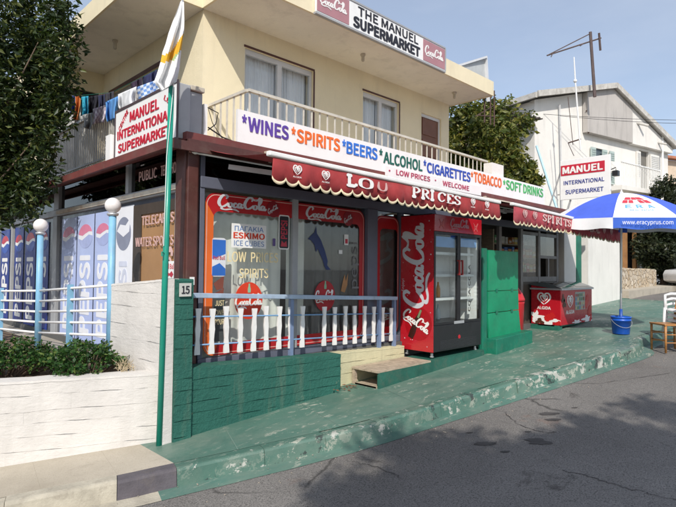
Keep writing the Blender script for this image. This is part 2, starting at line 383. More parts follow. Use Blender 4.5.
_tx = {}
import os
def sans_font():
    try: return bpy.data.fonts.load(os.path.join(bpy.utils.resource_path('LOCAL'), 'datafiles', 'fonts', 'Noto Sans CJK Regular.woff2'))
    except Exception: return None
FONT = sans_font()          # the grotesque bundled with Blender itself; the built-in face if it is absent
def textmesh(body, bold):
    k = (body, bold)
    if k not in _tx:
        cu = bpy.data.curves.new('text', 'FONT'); cu.body = body; cu.size = 1; cu.font = FONT; cu.extrude = .01; cu.resolution_u = 4
        ob = bpy.data.objects.new('text', cu); col.objects.link(ob)
        dg = bpy.context.evaluated_depsgraph_get(); dg.update(); me = bpy.data.meshes.new_from_object(ob.evaluated_get(dg))
        vs = [v.co.copy() for v in me.vertices]; fs = [tuple(p.vertices) for p in me.polygons]
        bpy.data.objects.remove(ob); bpy.data.curves.remove(cu); bpy.data.meshes.remove(me)
        if bold:                                    # heavier strokes: the letters repeated a hair apart
            vs0, fs0 = vs, fs; vs, fs = [], []; bold *= (max(v.y for v in vs0)-min(v.y for v in vs0))/.72
            for i_, (a_, b_) in enumerate(((0, 0), (1, 0), (-1, 0), (0, .8), (0, -.8), (.75, .6), (-.75, .6), (.75, -.6), (-.75, -.6))):
                n_ = len(vs); vs += [V((v.x+a_*bold*1.15, v.y+b_*bold*1.15, v.z+.0012*i_*(1 if v.z > 0 else -1))) for v in vs0]; fs += [tuple(q+n_ for q in f) for f in fs0]
        x0, x1 = min(v.x for v in vs), max(v.x for v in vs); y0, y1 = min(v.y for v in vs), max(v.y for v in vs)
        _tx[k] = ([V(((v.x-x0)/(x1-x0), (v.y-y0)/(y1-y0), (v.z+.01)/.02)) for v in vs], fs, (x1-x0)/(y1-y0))
    return _tx[k]
def put_text(mb, body, bl, br, tl, bold=0.0, t=.003):
    vs, fs, _ = textmesh(body, bold); bl, br, tl = V(bl), V(br), V(tl); u = br-bl; v = tl-bl; n = u.cross(v).normalized()*t
    mb.add([bl+u*q.x+v*q.y+n*q.z for q in vs], fs); return mb
def letter(parent, body, bl, br, tl, m, bold=0.0, t=.003, name='lettering'):
    words = body.split()
    if len(words) == 1: return put_text(MB(), body, bl, br, tl, bold, t).build(name, m, parent)
    vs, fs, _ = textmesh(body, bold); bl, br, tl = V(bl), V(br), V(tl); u = br-bl; v = tl-bl; n = u.cross(v).normalized()*t     # one part per word
    iv = sorted((min(vs[q].x for q in f), max(vs[q].x for q in f)) for f in fs); gaps = []; e = iv[0][1]
    for a, b in iv:
        if a > e: gaps.append((a-e, (a+e)/2))
        e = max(e, b)
    cuts = [-1]+sorted(g[1] for g in sorted(gaps)[-(len(words)-1):])+[9]; o = None
    for c0, c1 in zip(cuts, cuts[1:]):
        ff = [f for f in fs if c0 < vs[f[0]].x < c1]; ids = sorted({q for f in ff for q in f}); mp_ = {q: k for k, q in enumerate(ids)}
        o = MB().add([bl+u*vs[q].x+v*vs[q].y+n*vs[q].z for q in ids], [tuple(mp_[q] for q in f) for f in ff]).build(name, m, parent)
    return o
def txt_main(parent, body, x0, x1, z0, z1, Y, m, bold=0.0, t=.003, dz=0):   # on a wall facing -Y ; dz tilt at right end
    return letter(parent, body, (x0, Y, z0), (x1, Y, z0+dz), (x0, Y, z1), m, bold, t)
def txt_left(parent, body, y0, y1, z0, z1, X, m, bold=0.0, t=.003):          # on a wall facing -X ; y0 is the photo's left (far) end
    return letter(parent, body, (X, y0, z0), (X, y1, z0), (X, y0, z1), m, bold, t)

SCRIPT = [[(1.75, 1.75), (1.98, 2.25), (1.6, 2.6), (1.0, 2.35), (.45, 1.5), (.3, .65), (.65, .05), (1.25, .08), (1.8, .5), (2.1, .9)],
 [(2.62, 1.0), (2.25, .8), (2.15, .3), (2.45, 0), (2.82, .25), (2.87, .75), (2.6, 1.0)], [(2.62, .98), (2.95, .82), (3.25, .8)],
 [(3.8, .75), (3.6, 1.02), (3.3, .75), (3.2, .3), (3.45, 0), (3.8, .2), (4.1, .55)],
 [(4.8, .85), (4.45, 1.02), (4.1, .65), (4.1, .15), (4.4, .03), (4.72, .5), (4.85, 1.0)], [(4.85, 1.0), (4.72, .3), (4.92, .02), (5.2, .3)],
 [(5.0, .78), (5.3, .85), (5.55, .95)],
 [(6.95, 1.75), (7.18, 2.25), (6.8, 2.65), (6.2, 2.4), (5.65, 1.5), (5.5, .65), (5.85, .05), (6.45, .08), (7.0, .5), (7.3, .9)],
 [(6.75, 2.66), (7.4, 2.15), (8.0, 2.05), (8.5, 2.45), (8.75, 2.9)],
 [(7.82, 1.0), (7.45, .8), (7.35, .3), (7.65, 0), (8.02, .25), (8.07, .75), (7.8, 1.0)], [(7.82, .98), (8.15, .82), (8.4, .8)],
 [(8.4, .7), (8.9, 1.6), (9.1, 2.4), (8.85, 2.65), (8.6, 1.8), (8.55, .5), (8.75, 0), (9.05, .3)],
 [(9.75, .85), (9.4, 1.02), (9.05, .65), (9.05, .15), (9.35, .03), (9.67, .5), (9.8, 1.0)], [(9.8, 1.0), (9.67, .3), (9.87, .02), (10.2, .45)],
 [(.95, -.02), (.85, -.45), (1.5, -.62), (2.6, -.42), (3.6, -.5), (4.3, -.85)]]
def script(mb, bl, br, tl, t=.003, wd=.42, lift=0):        # cursive drinks lettering in the box bl,br,tl
    bl, br, tl = V(bl), V(br), V(tl); u = (br-bl)/9.9; v = (tl-bl)/3.7; o = bl-u*.3+v*.85
    for i, s_ in enumerate(SCRIPT): mb.ribbon(s_, wd*(1.25 if i in (0, 7, 14) else 1), o, u, v, t, .6, 6, lift+i*.00006)
    return mb
def heart(mb, c, u, v, r, t=.003):                           # the spiral heart mark, centred on c
    u, v = V(u)*r, V(v)*r
    a = [(0, -.95), (-.6, -.45), (-1.0, .15), (-.75, .75), (-.25, .75), (0, .3), (.25, .75), (.75, .75), (1.0, .15), (.6, -.45), (.1, -.85)]
    b = [(0, -.5), (-.45, -.1), (-.55, .3), (-.3, .42), (-.05, .05), (.1, -.1), (.3, .42), (.55, .3), (.45, -.1), (.12, -.4)]
    mb.ribbon(a, .26, c, u, v, t, .2); mb.ribbon(b, .2, c, u, v, t, .2, 6, .0002); return mb
def circ(r, n=28, rx=1.0, ry=1.0, a0=0, a1=2*math.pi): return [(r*rx*math.cos(a0+(a1-a0)*i/n), r*ry*math.sin(a0+(a1-a0)*i/n)) for i in range(n)]
def rrect(x0, x1, y0, y1, r, n=6):
    p = []
    for cx, cy, a in ((x1-r, y1-r, 0), (x0+r, y1-r, 90), (x0+r, y0+r, 180), (x1-r, y0+r, 270)):
        p += [(cx+r*math.cos(R_(a+90*i/n)), cy+r*math.sin(R_(a+90*i/n))) for i in range(n+1)]
    return p
XA, YA, ZA = V((1, 0, 0)), V((0, 1, 0)), V((0, 0, 1))
#@@SETTING

# ================================================================== SETTING
KERB = [(-14, 9.2), (-6, 6.55), (-3, 5.72), (.98, 4.45), (1.71, 4.18), (2.11, 4.06), (3.64, 3.62), (4.75, 3.43), (5.95, 3.25), (7.2, 3.06), (9.33, 2.76), (10.0, 2.90), (10.9, 2.82), (13, 2.2), (14.6, 2.15), (15.8, 2.6), (16.6, 3.4), (17.0, 4.5), (17.3, 6.0), (17.6, 8.6)]
def resample(pl, step):
    out = []
    P = [V((x, y)) for x, y in pl]
    S = []
    for i in range(len(P)-1):
        p0, p1, p2, p3 = P[max(i-1, 0)], P[i], P[i+1], P[min(i+2, len(P)-1)]
        for j in range(12):
            q = j/12; S.append(.5*((2*p1)+(p2-p0)*q+(2*p0-5*p1+4*p2-p3)*q*q+(3*p1-p0-3*p2+p3)*q**3))
    S.append(P[-1]); acc = 0; out = [S[0]]
    for a, b in zip(S, S[1:]):
        d = (b-a).length
        while acc + d >= step:
            t = (step-acc)/d; a = a+(b-a)*t; out.append(a); d = (b-a).length; acc = 0
        acc += d
    return out
KP = resample(KERB, .15)
def knorm(i):
    d = (KP[min(i+1, len(KP)-1)]-KP[max(i-1, 0)]).normalized(); return V((d.y, -d.x))     # towards the road
KN = [knorm(i) for i in range(len(KP))]
# road: one sheet to the horizon, following the slope of the street
mb = MB(); xs = [-600, -200, -60, -30, -14, -8, -4, 0, 4, 8, 12, 16, 20, 26, 32, 40, 60, 120, 300, 700]; ys = [-600, -100, -20, 0, 20, 100, 700]
vs = [(x, y, gz(x)-.15) for x in xs for y in ys]; n_ = len(ys)
mb.add(vs, [(i*n_+j, (i+1)*n_+j, (i+1)*n_+j+1, i*n_+j+1) for i in range(len(xs)-1) for j in range(n_-1)])
struct('road', mb, ASPH)
# gutter strip painted green beyond the kerb
mb = MB(); mb2 = MB()
for i in range(len(KP)-1):
    a, b = KP[i], KP[i+1]
    if not -13 < a.x < 16.6: continue
    wd = lambda k: .18 + .008*math.sin(k*.23) + .003*math.sin(k*1.7)
    q = [a, b, b+KN[i+1]*wd(i+1), a+KN[i]*wd(i)]
    t = mb if a.x > 1.95 else mb2
    t.add([(p.x, p.y, gz(p.x)-.15+(.012 if k < 2 else .004)) for k, p in enumerate(q)], [(3, 2, 1, 0)])
struct('gutter', mb, GUTG); struct('bare_gutter', mb2, KERBT)
# kerb of single stones
mb = MB(); i = 0; rk = random.Random(3)
while i < len(KP)-5:
    x = KP[i].x
    n = rk.choice([4, 5, 6]) if not (1.55 < x < 1.9) else 3
    j = min(i+n, len(KP)-1)
    mb.m = 0 if x < 1.62 else (1 if x < 2.0 else 2)
    dz, dl = rk.uniform(-.006, .006), rk.uniform(-.008, .008)
    prof = [(-.13, -.25), (-.13, -.002), (-.03, 0), (-.012, -.006), (0, -.024), (.022, -.17)]
    rows = []
    for k in range(i, j+1):
        e = .004 if k == j else 0
        p = KP[k]; t_ = (KP[min(k+1, len(KP)-1)]-KP[k-1 if k else 0]).normalized()
        rows.append([V((p.x, p.y, 0)) + V((KN[k].x, KN[k].y, 0))*(o+dl*(o > -.1)+rk.uniform(-.003, .003)) - V((t_.x, t_.y, 0))*e + V((0, 0, gz(p.x)+z+dz+.002)) for o, z in prof])
    m = len(prof); vs = [p for r in rows for p in r]
    fs = [(a*m+c, a*m+c+1, (a+1)*m+c+1, (a+1)*m+c) for a in range(len(rows)-1) for c in range(m-1)]
    fs += [tuple(range(m)), tuple(range(len(vs)-1, len(vs)-1-m, -1))]
    fs = [tuple(reversed(f)) for f in fs]
    mb.add(vs, fs); i = j
struct('kerb', mb, [KERBT, KERBD, KERBG])
# sidewalk sheets between kerb and walls
PL0 = V((1.152, 5.246)); PL1 = V((2.341, 4.759)); PD = (PL1-PL0).normalized()     # foot of the white planter wall
def inner(x):
    if x < 2.3: return PL0.y + (x-PL0.x)*PD.y/PD.x + .1
    if x < 13.5: return 5.3
    return 9.5
mbt, mbg = MB(), MB()
prev = None
for i in range(len(KP)-1):
    a, b = KP[i]-KN[i]*.125, KP[i+1]-KN[i+1]*.125
    t = mbt if a.x < 2.12 else mbg
    ya, yb = inner(a.x), inner(b.x) if (b.x < 2.3 or a.x >= 2.3) else 5.3
    if a.x < 2.3 <= b.x: ya = 5.3
    N = 6
    if ya <= a.y+.02: continue
    for k in range(N):
        p = [(lerp(a.x, a.x, 0), lerp(a.y, ya, k/N)), (b.x, lerp(b.y, yb, k/N)), (b.x, lerp(b.y, yb, (k+1)/N)), (a.x, lerp(a.y, ya, (k+1)/N))]
        t.add([(x, y, gz(x)) for x, y in p], [(0, 1, 2, 3)])
struct('paved_sidewalk', mbt, TAN); struct('painted_sidewalk', mbg, WALK)
# open joints scored across the paving
mb = MB()
for x in (-2.4, -1.75, -1.1, -.45, .2, .75, 1.22, 1.72):
    yk = min(KP, key=lambda p: abs(p.x-x)).y; p0 = V((x+.05, yk+.14, gz(x)+.003)); yi = inner(x)-.1; p1 = V((x+.17, yi, gz(x+.12)+.003))
    d = (p1-p0).normalized(); s_ = V((d.y, -d.x, 0))*.004; mb.add([p0-s_, p0+s_, p1+s_, p1-s_], [(0, 1, 2, 3)])
a, b = V((-3, 6.62, 0)), V((2.1, 4.62, 0)); 
struct('paving_joint', mb, M('joint_dirt', (.17, .14, .10), .95))
mb = MB()
for x in (2.75, 3.75, 4.8, 5.9, 7.1, 8.3, 9.6, 10.9, 12.2):
    yk = min(KP, key=lambda p: abs(p.x-x)).y; yi = 4.62 if x < 4.7 else (4.3 if x < 9 else 5.2)
    p0 = V((x-.05, yk+.13, gz(x-.05)+.003)); p1 = V((x+.2, yi, gz(x+.2)+.003)); d = (p1-p0).normalized(); s_ = V((d.y, -d.x, 0))*.003
    mb.add([p0-s_, p0+s_, p1+s_, p1-s_], [(0, 1, 2, 3)])
struct('walkway_joint', mb, M('worn_green_joint', (.16, .24, .20), .95))
# terrace floor beside the left window wall and planter bed
mb = MB(); mb.add([(2.42, 4.9, -1.12), (2.75, 4.9, -1.12), (2.75, 16, -1.12), (2.0, 16, -1.12), (2.25, 5.7, -1.12)], [(0, 1, 2, 3, 4)]); struct('terrace', mb, M('terrace_concrete', (.36, .33, .28), .9, .2, 3, .3, 40, dirt=.4))
mb = MB(); mb.add([(2.25, 4.9, -1.04), (2.1, 16, -1.03), (-9, 16, -1.03), (-9, 9.6, -1.03), (-2.9, 7.05, -1.04)], [(0, 1, 2, 3, 4)]); struct('soil_bed', mb, SOIL)
# raised footway in front of the stone wall across the side street
mb = MB(); mb.sbox(18.6, 34, 5.72, 9.2, -.3, .12, gz(18.6), gz(34)); struct('far_footway', mb, M('far_concrete', (.42, .38, .31), .9, .15, 3, dirt=.3))

# ================================================================== SHOP BUILDING
shop = thing('shop_building', 'cream two storey corner building with shop windows below and balconies above', 'building', (4.1, 7.2, -1.2))
XL, YM, XU, YU, SOF = 2.72, 5.0, 4.107, 7.2, 3.96
# upper walls with real openings for two windows and a door
def wall_open(mb, x0, x1, z0, z1, y0, y1, holes):           # wall along X, holes (xa,xb,za,zb)
    xs = sorted({x0, x1, *[h[0] for h in holes], *[h[1] for h in holes]})
    for a, b in zip(xs, xs[1:]):
        h = [q for q in holes if q[0] <= a+1e-6 and q[1] >= b-1e-6]
        if not h: mb.box(a, b, y0, y1, z0, z1)
        else:
            if h[0][2] > z0: mb.box(a, b, y0, y1, z0, h[0][2])
            if h[0][3] < z1: mb.box(a, b, y0, y1, h[0][3], z1)
HOLES = [(4.87, 6.36, 1.5, 3.61), (7.68, 8.81, 1.5, 3.58), (9.60, 10.36, 1.5, 3.55)]
mb = MB(); wall_open(mb, XU, 10.68, 1.44, SOF, YU, YU+.22, HOLES)
for a, b, z0, z1 in [(7.42, 11.15, 1.44, SOF)]:
    ys = [(7.421, 7.9), (10.7, 11.15)]
    mb.box(XU, XU+.22, 7.421, 8.2, 1.44, SOF); mb.box(XU, XU+.22, 10.75, 11.15, 1.44, SOF); mb.box(XU, XU+.22, 8.2, 10.75, 3.5, SOF)
mb.box(10.46, 10.68, 7.421, 14, 1.44, SOF)
mb.box(3.05, 10.46, 14.0, 14.2, 1.44, SOF)
mb.build('upper_wall', CREAM, shop)
mb = MB()   # wing wall closing the left balcony, with a balcony door
mb.box(3.07, 3.20, 11.15, 11.37, 1.3, SOF); mb.box(3.20, 4.02, 11.15, 11.37, 3.55, SOF); mb.box(4.02, XU+.22, 11.151, 11.37, 1.44, SOF); mb.box(3.07, 3.25, 11.37, 14.0, 1.3, SOF)
mb.build('wing_wall', CREAM, shop)
# roof: two overhangs that stop at the corner
mb = MB(); TH = .42
mb.box(XU, 10.75, 6.125, YU, SOF, SOF+.285); mb.build('front_overhang', SOFFIT, shop)
mb = MB(); mb.box(3.06, XU-.003, YU, 14.4, SOF, SOF+.285); mb.build('side_overhang', SOFFIT, shop)
mb = MB(); mb.box(XU-.006, 10.756, 6.085, 6.122, SOF-.012, SOF+.31); mb.box(10.753, 10.79, 6.085, 14.4, SOF-.012, SOF+.31)
mb.box(3.022, 3.057, YU-.006, 14.4, SOF-.012, SOF+.31); mb.box(XU-.043, XU-.007, 6.085, YU-.04, SOF-.012, SOF+.31); mb.box(3.022, XU-.043, YU-.04, YU-.007, SOF-.012, SOF+.31)
mb.build('fascia', CREAM, shop)
mb = MB(); mb.box(XU, 10.75, YU, 14.4, SOF, SOF+.285); mb.build('roof_slab', SOFFIT, shop)
for p in ((7.05, 6.62), (10.0, 6.6)):
    MB().lathe([(.045, 0), (.05, -.02), (.03, -.05), (.03, -.12), (.02, -.14)], (*p, SOF), 10).build('soffit_light_fitting', BEIGE, shop)
p = onY(133, 40, 9.0); MB().lathe([(.045, 0), (.05, -.02), (.03, -.05), (.03, -.14), (.02, -.16)], (3.6, 9.3, SOF), 10).build('soffit_light_fitting', BEIGE, shop)
# upper windows
def fold_sheet(mb, x0, x1, z0, z1, y, amp, waves, ph=0, n=90):
    vs = []
    for i in range(n+1):
        t = i/n; yy = y + amp*math.sin(t*waves*6.283+ph)*(.7+.3*math.sin(t*17+ph))
        vs += [(lerp(x0, x1, t), yy, z0), (lerp(x0, x1, t), yy+.01*math.sin(t*23), z1)]
    return mb.add(vs, [(2*i, 2*i+2, 2*i+3, 2*i+1) for i in range(n)])
for k, (a, b, z0, z1) in enumerate(HOLES):
    if k < 2:
        mb = MB(); y0, y1 = YU+.05, YU+.11
        mb.box(a, b, y0, y1, z1-.09, z1); mb.box(a, b, y0, y1, z0, z0+.08); mb.box(a, a+.05, y0, y1, z0+.08, z1-.09); mb.box(b-.05, b, y0, y1, z0+.08, z1-.09)
        m_ = (a+b)/2; mb.box(m_-.045, m_+.045, y0-.012, y1-.003, z0+.08, z1-.09)
        f = mb.build('window_frame', ALU, shop, bevel=.004)
        MB().box(a+.051, b-.051, y0+.02, y0+.026, z0+.081, z1-.091).build('window_pane', WGLASS, f)
        fold_sheet(MB(), a+.03, m_-.01, z0, z1, YU+.19, .022, 11, k).build('curtain', LACE, f, True); fold_sheet(MB(), m_+.02, b-.03, z0, z1, YU+.20, .022, 10, k+2).build('curtain', LACE, f, True)
        mb = MB(); mb.box(a-.02, b+.02, YU-.012, YU-.002, z1-.005, z1+.03); mb.box(b-.005, b+.025, YU-.012, YU-.002, z0, z1-.006); mb.build('reveal_trim', BROWN, f)  # brown frame strip, its dark tone also drawing the shadowed reveal
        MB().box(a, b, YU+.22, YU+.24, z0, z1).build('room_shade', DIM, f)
    else:
        mb = MB(); mb.box(a, b, YU+.04, YU+.10, z1-.07, z1); mb.box(b-.05, b, YU+.04, YU+.10, z0, z1-.07); mb.box(a, a+.03, YU+.04, YU+.10, z0, z1-.07); f = mb.build('door_frame', ALU, shop)
        mb = MB(); mb.box(a+.03, b-.05, YU+.06, YU+.09, z0, z1-.07)
        for j in range(4): mb.box(a+.10, b-.13, YU+.045, YU+.058, z0+.15+j*.48, z0+.52+j*.48)
        mb.build('balcony_door', DOORB, shop)
# side balcony window and wing door
mb = MB(); mb.box(XU+.08, XU+.14, 8.2, 10.75, 3.40, 3.5); mb.box(XU+.08, XU+.14, 8.2, 8.28, 1.5, 3.4); mb.box(XU+.08, XU+.14, 9.42, 9.52, 1.5, 3.4); mb.box(XU+.08, XU+.14, 10.67, 10.75, 1.5, 3.4)
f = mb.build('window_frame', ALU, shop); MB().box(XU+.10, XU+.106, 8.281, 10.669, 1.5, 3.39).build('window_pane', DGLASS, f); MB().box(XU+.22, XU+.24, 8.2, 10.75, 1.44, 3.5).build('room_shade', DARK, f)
mb = MB(); mb.box(XU-.014, XU-.003, 8.1, 10.85, 3.47, 3.545); mb.build('reveal_trim', BROWN, f)  # brown strip along the head of the side window opening
mb = MB(); mb.box(3.20, 4.02, 11.2, 11.26, 3.45, 3.55); mb.box(3.20, 3.26, 11.2, 11.26, 1.5, 3.45); mb.box(3.96, 4.02, 11.2, 11.26, 1.5, 3.45); mb.box(3.58, 3.64, 11.2, 11.26, 1.5, 3.45)
f = mb.build('door_frame', DARK, shop); mb = MB(); mb.box(3.26, 3.58, 11.22, 11.25, 1.5, 3.45); mb.box(3.64, 3.96, 11.22, 11.25, 1.5, 3.45); mb.build('door_panel', ALU, f)
# balcony floors
mb = MB(); mb.box(XU+.12, 10.72, 6.12, YU, 1.44, 1.56); mb.box(3.10, XU, 7.2, 11.15, 1.44, 1.56); mb.build('balcony_slab', CREAM, shop)
mb = MB(); mb.box(3.07, 3.098, 7.2, 11.15, 1.30, 1.62); mb.build('balcony_edge', CREAM, shop)
# front balcony railing
XB, YB, ZR = 4.239, 6.179, 2.50
mb = MB(); mb.bar((XB, YB, ZR), (10.66, YB, ZR-.05), .06, .04); mb.bar((XB, YB+.02, ZR), (XB, YU, ZR), .045, .04)
for i in range(39):
    x = XB+.03+i*.166; mb.bar((x, YB, 1.6), (x, YB, ZR-.02-.05*(x-XB)/6.4), .010, .028, (1, 0, 0))
for i in range(1, 6): y = YB+i*.175; mb.bar((XB, y, 1.6), (XB, y, ZR-.02), .038, .012, (1, 0, 0))
mb.bar((XB, YB, 1.62), (10.66, YB, 1.62), .03, .03); mb.bar((XB, YB+.02, 1.62), (XB, YU, 1.62), .03, .03)
mb.build('balcony_railing', RAILC, shop)
# side balcony railing
mb = MB(); mb.bar((3.12, 7.25, 2.46), (3.10, 11.12, 2.44), .05, .04); mb.bar((3.12, 7.25, 1.68), (3.10, 11.12, 1.68), .03, .03)
for i in range(47): y = 7.27+i*.083; mb.bar((3.115, y, 1.6), (3.115, y, 2.44), .038, .012, (1, 0, 0))
mb.bar((3.115, 7.25, 2.46), (4.08, 7.25, 2.46), .04, .04)
for i in range(12): x = 3.14+i*.083; mb.bar((x, 7.25, 1.6), (x, 7.25, 2.44), .012, .038, (1, 0, 0))
mb.build('balcony_railing', M('grey_railing', (.46, .45, .42), .55, .15, 5), shop)
# canopy roof over the ground floor and its trim
mb = MB(); mb.box(2.62, 12.3, 4.88, 7.3, 1.30, 1.38); mb.box(2.62, 4.3, 7.3, 14.2, 1.30, 1.38); mb.build('canopy_roof', BROWNR, shop)
mb = MB(); mb.box(2.42, 2.617, 4.86, 14.2, 1.225, 1.25); mb.box(2.38, 2.42, 4.84, 14.2, 1.165, 1.25); mb.build('side_canopy_edge', BROWNR, shop)
mb = MB(); mb.box(2.42, 12.3, 4.80, 4.838, 1.17, 1.262); mb.box(2.621, 12.3, 4.838, 4.877, 1.263, 1.30); mb.build('front_canopy_edge', BROWN, shop)
# ground floor shell
mb = MB(); mb.box(2.66, 12.2, 4.905, 13.8, -1.16, -1.03); mb.box(2.66, 2.80, 4.905, 13.8, -1.7, -1.161); mb.box(2.801, 9.2, 4.905, 5.1, -1.7, -1.161); mb.build('floor_slab', M('slab_concrete', (.10, .10, .095), .9), shop)
mb = MB(); mb.box(2.8, 12.2, 8.2, 8.3, -1.03, 1.30); mb.box(12.1, 12.2, 5.1, 8.2, -1.03, 1.3); mb.box(2.74, 2.84, 8.3, 14, -1.03, 1.3); mb.box(6.25, 6.33, 5.4, 8.2, -1.03, 1.3); mb.build('inner_wall', M('inner_plaster', (.20, .19, .17), .9, .15, 2), shop)
# corner post (brown sheet) with downpipe and a small white sticker
mb = MB(); mb.box(2.63, 2.80, 4.93, 5.12, -1.15, 1.284); mb.box(2.655, 2.775, 4.905, 4.93, -1.05, 1.20); cp = mb.build('corner_post', BROWN, shop, bevel=.01)
q = onY(194, 279, 4.895); mb = MB(); mb.box(q.x-.045, q.x+.005, 4.894, 4.904, q.z-.06, q.z+.02); s_ = mb.build('sticker', WHITES, cp)
# left window wall (faces the side terrace)
mb = MB(); mb.box(XL-.05, XL+.05, 5.13, 14, .80, .90); mb.box(XL-.05, XL+.05, 9.06, 9.26, -1.12, .799); mb.box(XL-.05, XL+.05, 5.13, 5.2, -1.12, .799); mb.box(XL-.05, XL+.05, 9.0, 9.24, .901, 1.27); mb.box(XL-.05, XL+.05, 6.40, 6.48, .901, 1.27); mb.box(XL-.05, XL+.05, 11.75, 11.83, -1.12, 1.27)
mb.build('side_window_frame', ALUD, shop, bevel=.006)
mb = MB(); mb.box(XL-.075, XL-.052, 5.13, 9.04, .825, .875); mb.build('peeling_sill_strip', M('peeling_strip', (.62, .57, .47), .7, .2, 5, dirt=.8, dirtcol=(.35, .13, .03)), shop)
mb = MB(); mb.box(XL-.005, XL+.005, 5.2, 14, .901, 1.27); tr = mb.build('transom_glass', DGLASS, shop)
txt_left(tr, 'PUBLIC', 6.18, 5.72, 1.02, 1.14, XL-.008, PINKT, .01); txt_left(tr, 'TELEPHONE', 5.62, 5.16, 1.02, 1.14, XL-.008, PINKT, .01)
mb = MB(); mb.box(XL-.004, XL+.004, 5.2, 9.05, -1.1, .80); mb.box(XL-.004, XL+.004, 9.27, 14, -1.1, .80); mb.build('side_window_pane', M('frosted_backing', (.10, .11, .14), .25, .2, 2), shop)
# posters on the left windows: tall drinks panels
def globe_poster(y0, y1, dark):
    yc, wd = (y0+y1)/2, y0-y1; x = XL-.012; zt, zb = (.74, -1.08)
    mb = MB(); mb.box(x-.004, x, y1+.012, y0-.012, zb, zt); po = mb.build('poster', PEPD if dark else PEPL, shop)
    if not dark and False: pass
    r = wd*.41; zc = .44; o = V((x-.0045, yc, zc)); u = -YA; v = ZA
    MB().prism(circ(r, ry=.62), o, u, v, .001).build('emblem_disc', WHITES if dark else PEPW, po)
    top = [(r*math.cos(R_(a)), r*math.sin(R_(a))) for a in range(20, 171, 10)] + [(-r*.4, r*.05), (0, r*.22), (r*.5, r*.38)]
    bot = [(r*math.cos(R_(a)), r*math.sin(R_(a))) for a in range(190, 361, 10)] + [(r*.5, r*.12), (0, -r*.10), (-r*.45, -r*.32)]
    o2 = o + V((-.0012, 0, 0))
    MB().prism([(a, b*.62) for a, b in top], o2, u, v, .001).build('emblem_top', PEPR if dark else PEPRF, po); MB().prism([(a, b*.62) for a, b in bot], o2, u, v, .001).build('emblem_bottom', PEPB if dark else PEPBF, po)
    letter(po, 'PEPSI', (x-.0045, yc-wd*.31, -.93), (x-.0045, yc-wd*.31, .17), (x-.0045, yc+wd*.31, -.93), WHITET if dark else PEPW, .035, .002)
for a, b in ((8.92, 8.25), (8.23, 7.56), (7.54, 6.95)): globe_poster(a, b, False)
for a, b in ((12.75, 12.05), (11.68, 11.05), (10.95, 10.28), (10.2, 9.55)): globe_poster(a, b, True)
mb = MB(); mb.box(XL-.016, XL-.012, 6.29, 6.93, -1.08, .76); po = mb.build('poster', PEPW, shop)
MB().prism(circ(.22, ry=.95), (XL-.0165, 6.58, .42), -YA, ZA, .001).build('emblem_disc', GREYP, po); MB().prism([(-.2, .04), (-.1, .12), (.06, .10), (.2, .19), (.17, .02), (0, -.04)], (XL-.0178, 6.58, .42), -YA, ZA, .001).build('emblem_top', PEPW, po)
letter(po, 'PEPSI', (XL-.0165, 6.45, -.93), (XL-.0165, 6.45, .08), (XL-.0165, 6.70, -.93), M('pale_grey_print', (.55, .58, .68), .5), .035, .002)
mb = MB(); mb.box(XL-.014, XL-.008, 5.21, 6.27, -1.08, .74); bd = mb.build('hardboard_panel', TANB, shop)
mb = MB(); mb.box(XL-.03, XL-.0145, 6.06, 6.27, -1.08, .74); mb.box(XL-.03, XL-.0145, 5.21, 6.06, .62, .74); mb.build('panel_border', M('dark_brown_border', (.06, .045, .035), .5), bd)
txt_left(bd, 'TELECARDS', 6.02, 5.24, .49, .60, XL-.035, PINKT, .012); txt_left(bd, 'WATER SPORTS', 6.18, 5.24, .245, .355, XL-.035, PINKT, .008)
ph = MB(); ph.prism([(-.09, .05), (-.05, .1), (.05, .1), (.09, .05), (.09, .0), (.045, .0), (.045, .04), (-.045, .04), (-.045, 0), (-.09, 0)], (XL-.035, 5.34, .13), -YA, ZA, .003); ph.ring(circ(.062), circ(.032), (XL-.035, 5.34, .06), -YA, ZA, .003); ph.prism([(-.08, -.03), (-.055, .03), (-.04, .03), (-.066, -.04)], (XL-.035, 5.34, .05), -YA, ZA, .003); ph.prism([(.08, -.03), (.055, .03), (.04, .03), (.066, -.04)], (XL-.035, 5.34, .05), YA*-1, ZA, .002); ph.build('telephone_symbol', PINKT, bd)
mb = MB(); mb.box(XL-.040, XL-.036, 5.18, 5.45, -.13, .075); rb = mb.build('small_poster', WHITES, bd)
txt_left(rb, 'Red Bull', 5.42, 5.2, -.01, .05, XL-.041, TXR, .01, .001)
mb = MB(); mb.prism([(-.09, 0), (-.05, .035), (-.01, .01), (.01, .01), (.05, .035), (.09, 0), (.05, -.035), (.01, -.015), (-.01, -.015), (-.05, -.035)], (XL-.041, 5.31, -.065), -YA, ZA, .001); mb.build('bulls_mark', PEPR, rb)

